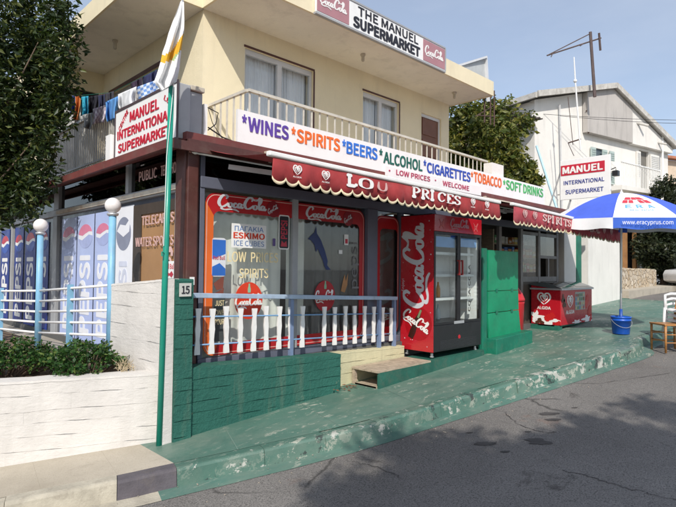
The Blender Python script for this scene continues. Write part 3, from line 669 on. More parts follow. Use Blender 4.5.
# main shop front (faces the street)
mb = MB(); mb.box(2.83, 6.2, 4.955, 5.045, -1.03, -.94); mb.box(2.83, 12.1, 4.95, 5.05, .845, .965); mb.box(2.83, 2.885, 4.96, 5.04, -.94, .845); mb.box(5.385, 5.585, 4.93, 5.07, -.94, .845); mb.box(6.13, 6.2, 4.96, 5.04, -.94, .845)
mb.box(2.83, 2.885, 4.96, 5.04, .965, 1.285); mb.box(5.385, 5.5, 4.96, 5.04, .965, 1.285); mb.box(8.6, 8.7, 4.96, 5.04, .965, 1.285)
sf = mb.build('shop_window_frame', BLUEGREY, shop, bevel=.006)
mb = MB(); mb.box(4.085, 4.165, 4.965, 5.035, -.94, .845); mb.build('mullion', ALUD, sf)
mb = MB(); mb.box(2.885, 5.385, 4.995, 5.0, .965, 1.285); mb.box(5.5, 8.6, 4.995, 5.0, .965, 1.285); mb.box(8.7, 12.1, 4.995, 5.0, .965, 1.285); mb.build('transom_glass', DGLASS, sf)
for a, b in ((2.885, 4.085), (4.165, 5.385), (5.585, 6.13)): MB().box(a, b, 4.998, 5.004, -.94, .845).build('shop_window_pane', BGLASS, sf)
fold_sheet(MB(), 2.95, 4.08, -1.0, .84, 5.20, .012, 7).build('curtain', CURT, shop, True)
fold_sheet(MB(), 4.17, 4.46, -1.0, .84, 5.20, .012, 3).build('curtain', CURT, shop, True); fold_sheet(MB(), 4.46, 6.2, -1.0, .84, 5.34, .03, 11).build('curtain', CURTD, shop, True)
def film_frame(x0, x1, z0, z1, l, r, t_, b_, cutx):
    o = rrect(x0, x1, z0, z1, .13); i_ = rrect(x0+l, x1-r, z0+b_, z1-t_, .07)
    mb = MB(); mb.ring(o, i_, (0, 4.992, 0), XA, ZA, .003)
    for k in range(len(mb.f)):
        c = sum((mb.v[q] for q in mb.f[k]), V())/len(mb.f[k])
        if cutx and ((c.x < 3.02 and c.z < z1-.17) or (c.z < z0+.12 and c.x < cutx)): mb.mi[k] = 1
    f = mb.build('window_film', [REDF, ORANGE], sf)
    oo = rrect(x0+.018, x1-.018, z0+.018, z1-.018, .115); ii = rrect(x0+.026, x1-.026, z0+.026, z1-.026, .11)
    MB().ring(oo, ii, (0, 4.988, 0), XA, ZA, .001).build('film_pinstripe', M('pinstripe', (.72, .42, .36), .5), f)
    return f
f1 = film_frame(2.905, 5.372, -.925, .812, .105, .10, .195, .125, 3.95); f2 = f1
f3 = film_frame(5.60, 6.12, -.925, .775, .10, .03, .18, .12, 0)
script(MB(), (3.07, 4.987, .63), (3.70, 4.987, .63), (3.07, 4.987, .815), .002, .5).build('script_lettering', SILVER, f1)
script(MB(), (4.32, 4.987, .615), (4.92, 4.987, .615), (4.32, 4.987, .795), .002, .5).build('script_lettering', SILVER, f2)
for x, z, f in ((3.80, .70, f1), (5.05, .68, f2)):
    d = MB().prism(circ(.095), (x, 4.987, z), XA, ZA, .003).build('round_button', M('dark_red_print', (.27, .012, .02), .4), f); script(MB(), (x-.07, 4.983, z-.07), (x+.07, 4.983, z+.0), (x-.085, 4.983, z+.0), .001, .5).build('script_lettering', SILVER, d)
# posters and lettering on the first window
mb = MB(); mb.box(3.235, 3.70, 4.982, 4.99, .235, .50); es = mb.build('notice', WHITES, sf)
txt_main(es, 'ΠΑΓΑΚΙΑ', 3.27, 3.66, .42, .475, 4.981, M('notice_blue', (.12, .22, .45), .5), .005, .001); txt_main(es, 'ESKIMO', 3.255, 3.68, .335, .405, 4.981, M('notice_red', (.62, .05, .015), .5), .03, .001); txt_main(es, 'ICE CUBES', 3.265, 3.67, .255, .315, 4.981, M('notice_blue2', (.12, .22, .45), .5), .005, .001)
txt_main(sf, 'LOW  PRICES', 3.19, 3.885, .075, .19, 4.992, CREAML, .012, .002); txt_main(sf, 'SPIRITS', 3.345, 3.745, -.105, .005, 4.992, CREAML, .012, .002)
mb = MB(); mb.prism(rrect(2.998, 3.165, -.085, .33, .03), (0, 4.99, 0), XA, ZA, .003); cn = mb.build('can_poster', M('can_silver', (.66, .68, .72), .35), sf)
mb = MB(); mb.prism([(3.0, .10), (3.163, .16), (3.163, .31), (3.0, .31)], (0, 4.9865, 0), XA, ZA, .001); mb.prism([(3.0, -.075), (3.163, -.075), (3.163, -.0), (3.09, .06), (3.0, .02)], (0, 4.9865, 0), XA, ZA, .001); mb.build('can_print', M('can_blue', (.03, .14, .50), .4), cn)
txt_main(cn, 'Red Bull', 3.01, 3.155, .095, .14, 4.985, M('can_red', (.5, .04, .05), .4), .01, .001)
mb = MB(); mb.prism(rrect(3.885, 4.045, .235, .645, .025), (0, 4.99, 0), XA, ZA, .003); cn = mb.build('tall_poster', WHITES, sf)
MB().prism(rrect(3.897, 4.033, .25, .63, .02), (0, 4.9865, 0), XA, ZA, .001).build('poster_ground', INK, cn)
letter(cn, 'PEPSI', (4.015, 4.985, .36), (4.015, 4.985, .58), (3.915, 4.985, .36), PEPR, .03, .001); MB().prism([(3.915, .27), (4.01, .27), (4.0, .34), (3.965, .31), (3.93, .34)], (0, 4.985, 0), XA, ZA, .001).build('poster_print', PEPR, cn)
mb = MB(); mb.prism(rrect(3.80, 3.84, .27, .36, .01), (0, 4.99, 0), XA, ZA, .002); mb.build('sticker', M('blue_red_sticker', (.12, .08, .24), .5), sf)
mb = MB()
for z, h in ((-.05, .05), (-.16, .09), (-.27, .06)): mb.prism([(3.02, z), (3.10, z+h*.6), (3.15, z+h), (3.14, z-h*.6), (3.06, z-h*.8)], (0, 4.99, 0), XA, ZA, .002)
mb.build('sticker', M('rust_sticker', (.20, .06, .04), .5), sf)
mb = MB(); mb.prism(rrect(3.03, 3.17, -.78, -.30, .02), (0, 4.99, 0), XA, ZA, .003); cn = mb.build('tall_poster', M('dark_poster', (.06, .07, .07), .4), sf)
for k, s_ in enumerate(('JUST', 'ONE', 'POUR')): txt_main(cn, s_, 3.045, 3.155, -.40-.1*k, -.34-.1*k, 4.986, CREAML, .01, .001)
# round enamel signs in both windows
for x, z, r, mm in ((3.47, -.355, .185, M('faded_red_disc', (.62, .045, .015), .35)), (4.635, -.335, .175, M('red_disc', (.40, .012, .02), .35))):
    d = MB().prism(circ(r, ry=1.12), (x, 4.986, z), XA, ZA, .010).build('round_sign', mm, sf); script(MB(), (x-r*.95, 4.975, z-.09), (x+r*.95, 4.975, z-.09), (x-r*.95, 4.975, z+.08), .002, .5).build('script_lettering', WHITET, d)
    mb = MB(); mb.prism([(-.018, 0), (.018, 0), (.02, .04), (.010, .075), (.010, .10), (-.010, .10), (-.010, .075), (-.02, .04)], (x, 4.975, z+.09), XA, ZA, .002); mb.build('bottle_print', M('bottle_green', (.25, .45, .28), .4), d)
fsh = [(0, .02), (.10, .10), (.20, .17), (.24, .26), (.27, .17), (.40, .12), (.52, .02), (.62, -.10), (.60, -.16), (.72, -.19), (.58, -.23), (.52, -.20), (.46, -.13), (.30, -.02), (.25, -.08), (.20, 0), (.10, .03)]
mb = MB(); mb.prism([(4.35+a*.55, .36+b*.95-(a*.25)) for a, b in fsh][::-1], (0, 4.993, 0), XA, ZA, -.002); mb.build('fish_decal', M('fish_blue', (.018, .035, .13), .4), sf)
mb = MB(); mb.box(4.985, 5.06, 4.99, 4.994, .33, .47); st = mb.build('sticker', WHITES, sf); MB().box(5.0, 5.045, 4.986, 4.989, .35, .41).build('sticker_print', PEPR, st)
mb = MB(); mb.box(4.885, 4.95, 4.99, 4.994, .21, .26); mb.build('sticker', WHITES, sf)
mb = MB(); mb.prism([(4.93, -.28), (4.97, -.14), (5.0, -.06), (5.02, -.15), (5.06, -.05), (5.05, -.2), (5.0, -.3)], (0, 4.993, 0), XA, ZA, .002); mb.build('hand_decal', M('hand_tan', (.40, .20, .08), .5), sf)
letter(sf, 'pepsi', (5.28, 4.993, -.25), (5.28, 4.993, .38), (5.10, 4.993, -.25), M('ghost_print', (.17, .17, .17), .5), .0, .001)
# entrance and right-hand shop window
mb = MB(); mb.box(6.2, 7.5, 5.12, 5.16, -1.03, .84); mb.build('entrance_door', DARK, shop)
mb = MB()
for x in (9.02, 9.86, 10.62, 11.5): mb.box(x, x+.09, 4.97, 5.03, -1.03, .84)
mb.box(9.951, 11.499, 4.975, 5.025, -.20, -.10); mb.box(10.711, 11.499, 4.975, 5.025, .28, .34); mb.box(9.951, 10.619, 4.975, 5.025, .74, .80); mb.box(10.711, 11.499, 4.975, 5.025, .74, .80); mb.box(11.08, 11.14, 4.976, 5.024, -.10, .28)
sw = mb.build('shop_window_frame', M('worn_steel_frame', (.24, .23, .22), .5, .2, 4), shop); mb = MB(); mb.box(9.951, 10.619, 4.998, 5.002, -.10, .74); mb.box(10.711, 11.499, 4.998, 5.002, .34, .74); mb.build('shop_window_pane', BGLASS, sw)
mb = MB(); mb.box(9.951, 11.499, 4.985, 5.015, -1.03, -.20); mb.build('lower_panel', M('dim_panel', (.09, .075, .06), .6, .2, 3), sw)
mb = MB(); mb.box(11.72, 12.36, 4.9, 5.02, -1.1, 1.285); mb.box(11.72, 12.36, 5.021, 5.3, -1.1, 1.28); wc = mb.build('white_pier', HOUSEW, shop)
mb = MB(); mb.box(12.36, 12.62, 4.88, 5.12, -1.1, 1.28); mb.build('green_pier', GPLINTH, shop)
# annexe: dark doorway and white wall
mb = MB(); mb.box(14.45, 16.85, 5.42, 7.0, -1.0, 1.5); mb.box(12.621, 14.45, 5.42, 5.56, 1.15, 1.5); mb.build('annexe_wall', HOUSEW, shop)
mb = MB(); mb.box(12.621, 14.449, 6.4, 6.5, -1.0, 1.15); mb.box(12.621, 14.449, 5.43, 6.4, 1.151, 1.25); mb.build('doorway_dark_backing', DARK, shop)  # dark back and ceiling sheets stand in for shade inside the open doorway
mb = MB(); mb.box(12.64, 12.78, 5.2, 5.24, -.95, 1.1); mb.build('door_leaf', GPLINTH, shop)
# solar collector on the roof edge with its stand
sp = thing('solar_panel', 'pale grey tilted panel on a rusty stand at the far roof edge', 'solar panel', (11.6, 7.2, SOF+.4))
A, B, C_, D = onY(461, 70, 7.2), onY(484.5, 57.5, 7.2), onY(487, 98, 7.2), onY(463, 98, 7.2)
A = onY(454, 67, 7.2); D = onY(456, 98, 7.2); bk_ = V((0, .05, 0))
MB().hexa([D, C_, C_+bk_, D+bk_, A, B, B+bk_, A+bk_]).build('panel_sheet', PVW, sp)
mb = MB(); mb.bar(A, B+V((0, -.06, 0)), .05, .05); mb.bar(B+V((.02, -.03, 0)), C_+V((.02, -.03, -.1)), .06, .06); mb.build('panel_frame', ALU, sp)
mb = MB()
for x in (.05, .35, .55): mb.tube([C_+V((x, .1, .35)), C_+V((x, .1, -.62))], .02, 6)
mb.tube([C_+V((-.3, .1, -.5)), C_+V((.6, .1, -.35))], .015, 6); mb.tube([C_+V((-.4, .1, -.55)), C_+V((.55, .1, -.05))], .012, 6); mb.build('stand', RUST, sp)

# ================================================================== SIGNS
# roof sign
rs = thing('roof_sign', 'long white rooftop sign with black market name between two faded pink panels', 'sign', (7.0, 6.0, SOF+.2))
ys_ = 6.03; zb, zt = SOF+.005, SOF+.445
a0, a1 = 5.375, 8.79
l0, l1 = 6.16, 8.02
MB().box(a0, a1, ys_, ys_+.045, zb, zt).build('sign_board', WHITES, rs)
mb = MB(); mb.box(a0-.02, a1+.02, ys_-.012, ys_+.05, zb-.035, zb-.001); mb.box(a0-.02, a1+.02, ys_-.012, ys_+.05, zt+.001, zt+.03); mb.box(a1+.001, a1+.03, ys_-.012, ys_+.05, zb, zt); mb.build('sign_frame', ALUD, rs)
for x0, x1 in ((a0+.005, l0-.08), (l1+.06, a1-.005)):
    pn = MB().box(x0, x1, ys_-.006, ys_-.001, zb+.02, zt-.02).build('faded_panel', FADEP, rs)
    q0 = x0+.06; q1 = x1-.06
    script(MB(), (q0, ys_-.008, zb+.12), (q1, ys_-.008, zb+.12), (q0, ys_-.008, zt-.10), .002, .5).build('script_lettering', WHITET, pn)
txt_main(rs, 'THE MANUEL', 6.29, 7.925, zb+.255, zt-.03, ys_-.004, INK, .02); txt_main(rs, 'SUPERMARKET', 6.175, 7.985, zb+.03, zb+.22, ys_-.004, INK, .05)
# long product banner above the awnings
bn = thing('product_banner', 'long white shop banner listing drinks and tobacco in coloured capitals above awnings', 'sign', (7.0, 4.9, 1.5))
MB().box(3.235, 9.10, 4.90, 4.94, 1.335, 1.745).build('banner_board', WHITES, bn); MB().box(9.112, 10.75, 4.90, 4.935, 1.30, 1.745).build('banner_board', WHITES, bn)
MB().box(5.67, 8.22, 4.875, 4.898, 1.20, 1.47).build('lower_board', WHITES, bn)
MB().box(8.72, 9.14, 4.95, 5.12, 1.60, 1.98).build('meter_box', HOUSEW, bn)
def px_word(par, s, xa, xb, ytop_a, h, m, bold, Y=4.896):
    a, b = onY(xa, ytop_a, Y), None; x0 = onY(xa, 150, Y).x; x1 = onY(xb, 150, Y).x
    return letter(par, s, (x0, Y, WZ), (x1, Y, WZ), (x0, Y, WZ+h), m, bold)
WZ = 1.532
for s_, xa, xb, m in (('*', 241.5, 246.3, TXP), ('WINES', 247.5, 288.5, TXP), ('*', 291.2, 295.3, TXO), ('SPIRITS', 296.5, 340, TXO), ('*', 342.2, 345.8, TXB), ('BEERS', 346.5, 377.5, TXB), ('*', 379.3, 382.6, TXG), ('ALCOHOL', 383.5, 422.5, TXG), ('*', 423.6, 426.3, TXN), ('CIGARETTES', 427, 470.5, TXN), ('*', 470.9, 473.2, TXO), ('TOBACCO', 473.8, 501.6, TXO), ('*', 503.2, 505.4, TXL), ('SOFT DRINKS', 506, 543, TXL)):
    if s_ == '*':
        x0, x1 = onY(xa, 150, 4.896).x, onY(xb, 150, 4.896).x; letter(bn, s_, (x0, 4.896, 1.605), (x1, 4.896, 1.605), (x0, 4.896, 1.70), m, .03)
    else:
        WZ = 1.522 if xa < 370 else (1.508 if xa < 470 else 1.53)
        px_word(bn, s_, xa, xb, 130, .168 if xa < 470 else .18, m, .03)
WZ = 1.345
txt_main(bn, '·  LOW PRICES  ·', 5.74, 6.88, 1.372, 1.448, 4.872, TXM, .012); txt_main(bn, 'WELCOME', 7.06, 7.83, 1.352, 1.432, 4.872, TXM, .012)
dt = thing('cable_duct', 'beige cable duct fixed along the lower edge of the white banner', 'duct', (4.5, 4.86, 1.25))
mb = MB(); mb.box(3.62, 5.655, 4.80, 4.885, 1.20, 1.32); mb.build('duct_body', BEIGE, dt, bevel=.02); MB().box(3.58, 3.617, 4.79, 4.89, 1.19, 1.33).build('end_cap', BEIGE, dt)
dt = thing('awning_motor_box', 'short beige box under the right end of the white banner', 'box', (8.8, 4.86, 1.2)); MB().box(8.26, 9.55, 4.80, 4.885, 1.19, 1.29).build('box_body', BEIGE, dt, bevel=.02); MB().box(8.222, 8.257, 4.79, 4.89, 1.18, 1.30).build('end_cap', BEIGE, dt)
# projecting light box on the left front
ls = thing('light_box_sign', 'white light box with red market name beside the green flagpole', 'sign', (2.62, 5.7, 1.3))
zb, zt = 1.315, 1.885
MB().box(2.56, 2.70, 4.96, 6.52, zb, zt).build('box_body', ALUD, ls, bevel=.01)
mb = MB(); mb.ring([(-6.54, zb-.02), (-4.94, zb-.02), (-4.94, zt+.02), (-6.54, zt+.02)], [(-6.515, zb+.008), (-4.965, zb+.008), (-4.965, zt-.008), (-6.515, zt-.008)], (2.558, 0, 0), -YA, ZA, .012); mb.build('box_frame', M('dark_bronze_frame', (.07, .05, .055), .5), ls)
MB().box(2.553, 2.557, 4.966, 6.514, zb+.009, zt-.009).build('sign_face', WHITES, ls)
txt_left(ls, 'MANUEL', 6.10, 5.36, zb+.375, zb+.495, 2.55, SIGNRED, .03); txt_left(ls, 'INTERNATIONAL', 6.45, 5.06, zb+.215, zb+.325, 2.55, SIGNRED, .03); txt_left(ls, 'SUPERMARKET', 6.42, 5.08, zb+.055, zb+.165, 2.55, SIGNRED, .03)
def slant_text(par, s, yc, zc, wdt, h, ang, m):
    ca, sa = math.cos(R_(ang)), math.sin(R_(ang)); u = V((0, -ca, sa)); v = V((0, sa, ca)); o = V((2.55, yc, zc))-u*wdt/2-v*h/2
    return letter(par, s, o, o+u*wdt, o+v*h, m, .01)
slant_text(ls, 'CENTRE', 6.28, zb+.43, .30, .06, 38, SIGNRED); slant_text(ls, 'Ltd', 5.16, zb+.43, .18, .055, -30, SIGNRED)
ac = thing('meter_cabinet', 'grey metal cabinet behind the right end of the red lettered light box', 'cabinet', (2.85, 5.1, 1.3))
MB().box(2.71, 2.86, 5.0, 5.35, 1.385, 1.84).build('cabinet_body', ALUD, ac, bevel=.008); MB().box(2.705, 2.87, 4.97, 5.38, 1.845, 1.90).build('cabinet_hood', BEIGE, ac, bevel=.01)
MB().box(2.875, 2.915, 4.99, 5.05, 1.385, 1.74).build('cover_strip', WHITE, ac)
MB().box(2.50, 2.545, 6.54, 6.68, 1.25, 1.62).build('side_panel', WHITES, ac)
cb = MB()
cb.tube([(2.92, 5.02, 1.72), (3.05, 5.0, 1.68), (3.02, 5.0, 1.55), (2.93, 5.0, 1.47)], .006, 5); cb.tube([(2.93, 5.0, 1.50), (3.1, 4.98, 1.42), (3.3, 4.97, 1.385)], .008, 5); cb.tube([(2.93, 5.0, 1.70), (2.97, 4.98, 1.55), (3.1, 4.98, 1.40)], .004, 5)
tag(cb.build('loose_cable', BLACK, loc=(2.92, 5.0, 1.4)), 'loose black cables hanging on the cream corner beside the grey cabinet', 'cable')
# hanging sign on the right
hs = thing('hanging_sign', 'square white projecting sign with a red name band above the parasol', 'sign', (13.0, 4.95, 1.8))
zb, zt = 1.76, 2.73
MB().box(13.0, 13.05, 4.37, 5.53, zb, zt).build('sign_board', WHITES, hs, bevel=.006)
MB().box(12.993, 12.998, 4.49, 5.51, zt-.38, zt-.13).build('red_band', SIGNRED, hs)
txt_left(hs, 'MANUEL', 5.47, 4.53, zt-.345, zt-.175, 12.99, WHITET, .04); txt_left(hs, 'INTERNATIONAL', 5.44, 4.50, zb+.36, zb+.46, 12.996, NAVY, .014); txt_left(hs, 'SUPERMARKET', 5.40, 4.52, zb+.13, zb+.235, 12.996, NAVY, .014)
mb = MB(); mb.bar((13.02, 4.36, 1.9), (13.02, 5.6, 1.9), .03, .03); mb.tube([(13.06, 5.3, 1.76), (13.06, 5.45, 1.3)], .025, 6); mb.tube([(13.06, 5.5, 2.6), (13.06, 5.9, 1.4)], .02, 6); mb.build('bracket', STEEL, hs)
mb = MB(); mb.box(13.02, 13.16, 4.22, 4.34, 2.22, 2.34); mb.tube([(13.05, 4.45, 2.35), (13.09, 4.28, 2.42), (13.09, 4.28, 2.34)], .012, 6); mb.build('lamp_head', BLACK, hs)

# ================================================================== AWNINGS
def awning(nm, label, xl, xr, Yf, zl, zr, xroll0, xroll1, vh, canvas):
    aw = thing(nm, label, 'awning', ((xl+xr)/2, 4.85, 1.2))
    L_ = xr-xl
    # canvas
    mb = MB(); N = 40; vs = []
    for i in range(N+1):
        t = i/N
        for k in range(7):
            s_ = k/6; y = lerp(4.84, Yf+.03, s_); z = lerp(1.22+ (zr-zl)*t*.0, lerp(zl, zr, t)-.01, s_) - .035*math.sin(math.pi*s_)
            vs.append((lerp(xl, xr, t), y, z))
    mb.add(vs, [(i*7+k, (i+1)*7+k, (i+1)*7+k+1, i*7+k+1) for i in range(N) for k in range(6)]); mb.build('canvas', canvas, aw, True)
    # scalloped valance
    rv = random.Random(int(xl*10)); n = max(3, round(L_/.142)); mb = MB(); mt = MB(); per = 8
    vs = []; tv = []
    for i in range(n*per+1):
        t = i/(n*per); x = lerp(xl, xr, t); zt = lerp(zl, zr, t)-.05; ph = (i % per)/per
        sc_ = abs(math.sin(math.pi*i/per)) if i % per else 0
        wv = .010*math.sin(x*9+1)+.006*math.sin(x*23)
        low = zt - vh + .045*(1-sc_**.6) + .008*math.sin(x*5)
        vs += [(x, Yf-.012+wv*.1, zt), (x, Yf-.012+wv, (zt+low)/2), (x, Yf-.014+wv*1.5, low)]
        tv += [(x, Yf-.018+wv*1.5, low+.022), (x, Yf-.019+wv*1.5, low-.007)]
    m = n*per
    mb.add(vs, [(i*3+k, (i+1)*3+k, (i+1)*3+k+1, i*3+k+1) for i in range(m) for k in range(2)]); va = mb.build('valance', canvas, aw, True)
    va.modifiers.new('thick', 'SOLIDIFY').thickness = .002
    mt.add(tv, [(i*2, (i+1)*2, (i+1)*2+1, i*2+1) for i in range(m)]); tr_ = mt.build('scallop_trim', CREAMT, va, True); tr_.modifiers.new('thick', 'SOLIDIFY').thickness = .002
    # bars
    mb = MB(); mb.bar((xl-.05, Yf, zl-.022), (xr+.03, Yf, zr-.022), .06, .045); mb.build('front_bar', WHITE, aw, bevel=.012)
    mb = MB(); mb.tube([(xroll0, 4.86, 1.20), (xroll1, 4.86, 1.20)], .04, 10); mb.build('roller', WHITE, aw, True)
    mb = MB(); mb.ball((xroll0-.01, 4.86, 1.20), .045); mb.build('roller_cap', WHITE, aw, True)
    for x in (xl+.25, xr-.25):
        s_ = 1 if x < (xl+xr)/2 else -1
        mb = MB(); mb.bar((x, 4.84, 1.08), (x+s_*.62, 4.35, .99), .03, .05); mb.bar((x+s_*.62, 4.35, .99), (x+s_*.05, Yf+.03, lerp(zl, zr, .5)-.05), .028, .045); mb.tube([(x+s_*.62, 4.35, .955), (x+s_*.62, 4.35, 1.03)], .035, 10); mb.build('folding_arm', ALU, aw)
    return aw
aw1 = awning('awning', 'long red scalloped awning with low prices lettering over the front windows', 2.84, 6.78, 3.75, 1.035, .985, 2.72, 6.8, .235, AWN)
aw2 = awning('awning', 'faded red scalloped awning with spirits lettering over the freezer', 7.20, 11.65, 3.75, 1.0, .90, 7.1, 11.7, .265, AWNF)
hd = MB()
SER = {'L': [[(.22, 0), (.22, 1)], [(.0, 1), (.44, 1)], [(0, 0), (.75, 0)], [(.75, 0), (.78, .28)]], 'O': [[(.40, 0), (.06, .2), (.06, .8), (.40, 1), (.74, .8), (.74, .2), (.40, 0)]], 'U': [[(.15, .95), (.15, .25), (.4, .0), (.65, .2), (.65, .95)]],
 'P': [[(.2, 0), (.2, 1)], [(0, 1), (.5, 1), (.75, .75), (.5, .48), (.2, .48)], [(0, 0), (.42, 0)]], 'R': [[(.2, 0), (.2, 1)], [(0, 1), (.5, 1), (.72, .76), (.5, .5), (.2, .5)], [(0, 0), (.4, 0)], [(.45, .5), (.62, .2), (.85, 0)]],
 'I': [[(.25, 0), (.25, 1)], [(.04, 1), (.46, 1)], [(.04, 0), (.46, 0)]], 'C': [[(.72, .72), (.6, .97), (.35, 1), (.08, .75), (.08, .25), (.38, 0), (.72, .25)], [(.72, .72), (.74, 1.0)]], 'E': [[(.2, 0), (.2, 1)], [(0, 1), (.68, 1), (.7, .78)], [(.2, .52), (.5, .52)], [(0, 0), (.7, 0), (.74, .25)]],
 'S': [[(.62, .75), (.5, .97), (.25, .97), (.1, .75), (.3, .55), (.55, .42), (.66, .2), (.45, .02), (.2, .02), (.07, .25)], [(.64, .72), (.65, 1)], [(.06, .28), (.05, 0)]], 'A': [[(.1, 0), (.42, 1), (.75, 0)], [(.22, .35), (.62, .35)], [(0, 0), (.22, 0)], [(.6, 0), (.88, 0)]], 'T': [[(.38, 0), (.38, 1)], [(0, .78), (.02, 1), (.74, 1), (.76, .78)], [(.18, 0), (.58, 0)]], 'H': [[(.2, 0), (.2, 1)], [(.65, 0), (.65, 1)], [(.2, .5), (.65, .5)], [(0, 0), (.4, 0)], [(.45, 0), (.85, 0)], [(0, 1), (.4, 1)], [(.45, 1), (.85, 1)]]}
def serif_word(par, s, x0, x1, z0, h, Y, m, dz=0, wdt=.24):
    mb = MB(); n = len(s); adv = (x1-x0)/n
    for i, ch in enumerate(s):
        xo = x0+adv*i; zo = z0+dz*i/n
        for k, st in enumerate(SER.get(ch, SER['I'])):
            if len(st) == 2 and st[0][1] == st[1][1]: w_ = .34
            else: w_ = wdt
            mb.ribbon(st, w_, (xo, Y-.0003*k, zo), XA*adv*1.08, ZA*h, .002, .55 if len(st) > 2 or st[0][0] == st[1][0] else .0, 4)
    return mb.build('lettering', m, par)
va1 = [c for c in aw1.children if c.name.startswith('valance')][0]; va2 = [c for c in aw2.children if c.name.startswith('valance')][0]
Yv = 3.75-.032
x_ = lambda px: onY(px, 190, Yv).x
serif_word(va1, 'L', x_(346.5), x_(358), .845, .10, Yv, WHITET); serif_word(va1, 'O', x_(360), x_(374), .84, .10, Yv, WHITET); serif_word(va1, 'U', x_(376.5), x_(390), .845, .095, Yv, PINKT, 0, .17)
serif_word(va1, 'PRICES', x_(412), x_(462), .842, .105, Yv, WHITET, -.012)
serif_word(va2, 'SPIRITS', x_(543), x_(571.5), .80, .10, Yv, M('dusty_lettering', (.66, .50, .46), .6), -.03); serif_word(va2, 'ALCOHOL', x_(575), x_(600), .765, .10, Yv, M('dustier_lettering', (.50, .30, .28), .6), -.03)
for k, px in enumerate((297, 325.5, 473, 487)): 
    h_ = heart(MB(), (x_(px), Yv-.002, .905-.004*k), XA, ZA, .047); h_.build('heart_emblem', WHITET, va1); letter(va1, 'ALGIDA', (x_(px)-.05, Yv-.002, .832-.004*k), (x_(px)+.05, Yv-.002, .832-.004*k), (x_(px)-.05, Yv-.002, .847-.004*k), WHITET, .0, .002)
for k, px in enumerate((525, 535, 604, 611)): 
    h_ = heart(MB(), (x_(px), Yv-.002, .86-.02*(k > 1)-.04*(k > 1)), XA, ZA, .062); h_.build('heart_emblem', PINKT, va2)

# ================================================================== FRONT WALL, PILLAR, RAILING
gw = thing('low_green_wall', 'low green board marked concrete wall under the white picket railing', 'wall', (3.5, 4.7, gz(3.5)))
def board_wall(p0, p1, thick, zb0, zb1, zt0, zt1, course, seed, jut=.007, gap=.004):
    """board-marked wall from p0 to p1 (plan); front is the side towards the street"""
    r = random.Random(seed); mb = MB(); p0, p1 = V((*p0, 0)), V((*p1, 0)); d = (p1-p0); Lw = d.length; d.normalize(); n = V((d.y, -d.x, 0))
    zlo = min(zb0, zb1); z = max(zt0, zt1); rows = []
    k = 0
    while z > zlo:
        z2 = z-course*r.uniform(.85, 1.15)
        s0 = 0
        while s0 < Lw:
            s1 = min(Lw, s0+r.uniform(1.2, 2.4)); o = r.uniform(0, jut); tl = r.uniform(-.006, .006)
            if Lw-s1 < .3: s1 = Lw
            f = lambda s_: lerp(zb0, zb1, s_/Lw); g = lambda s_: lerp(zt0, zt1, s_/Lw)
            N = max(2, int((s1-s0)/.12)); pr = None
            for i in range(N+1):
                s_ = lerp(s0, s1, i/N); jz = .004*math.sin(s_*7+k)+.003*math.sin(s_*19+k*2)
                a = max(min(z+tl*(i/N-.5)+jz, g(s_)), f(s_)-.06); b = max(min(z2+jz, g(s_)), f(s_)-.06)
                oo = o+r.uniform(-.0012, .0012); base = p0+d*s_
                cur = [base+n*oo+V((0, 0, a)), base+n*(oo+.001)+V((0, 0, b+gap)), base+n*(oo-gap)+V((0, 0, b))]
                if pr and (pr[0]-pr[2]).length > .012: mb.add(pr+cur, [(0, 1, 4, 3), (1, 2, 5, 4)])
                pr = cur
            s0 = s1
        z = z2; k += 1
    q = [p0-n*.006, p1-n*.006, p1-n*thick, p0-n*thick]; zz = [(zb0-.1, zt0-.001), (zb1-.1, zt1-.001), (zb1-.1, zt1-.001), (zb0-.1, zt0-.001)]
    mb.hexa([q[i]+V((0, 0, zz[i][0])) for i in range(4)]+[q[i]+V((0, 0, zz[i][1])) for i in range(4)])
    # uneven cap
    N = 40; vs = []
    for i in range(N+1):
        s_ = Lw*i/N; b = p0+d*s_; zt = lerp(zt0, zt1, i/N)+r.uniform(-.004, .003)
        vs += [b+n*.004+V((0, 0, zt-.02)), b+n*.002+V((0, 0, zt)), b-n*(thick+.0)+V((0, 0, zt+.002))]
    mb.add(vs, [(i*3+j, i*3+j+1, (i+1)*3+j+1, (i+1)*3+j) for i in range(N) for j in range(2)])
    return mb
board_wall((2.585, 4.65), (4.60, 4.65), .22, gz(2.58), gz(4.6), -.955, -1.03, .115, 5, .005).build('wall_face', GREENB, gw)
mb = MB(); mb.hexa([(2.60, 4.871, -1.5), (4.6, 4.871, -1.5), (4.6, 4.9, -1.5), (2.6, 4.9, -1.5), (2.60, 4.871, -.985), (4.6, 4.871, -1.05), (4.6, 4.9, -1.05), (2.6, 4.9, -.985)]); mb.build('back_filler', GREENB, gw)
cw = board_wall((4.605, 4.80), (6.02, 4.80), .10, -1.5, -1.40, -1.035, -1.075, .16, 8, .006)
tag(cw.build('cream_wall_base', CREAMB, loc=(5.3, 4.8, -1.5)), 'low cream painted concrete base behind the wooden platform', 'wall')
pl = thing('gate_pillar', 'dark green concrete pillar carrying the number 15 plate', 'pillar', (2.49, 4.75, gz(2.5)))
board_wall((2.40, 4.62), (2.58, 4.62), .32, gz(2.40), gz(2.58), -.105, -.105, .13, 9, .004).build('pillar_body', GREENB, pl)
np_ = MB().box(2.425, 2.545, 4.595, 4.606, -.265, -.14).build('number_plate', M('grey_plate', (.50, .50, .46), .4), pl)
txt_main(np_, '15', 2.445, 2.525, -.24, -.165, 4.594, INK, .02)
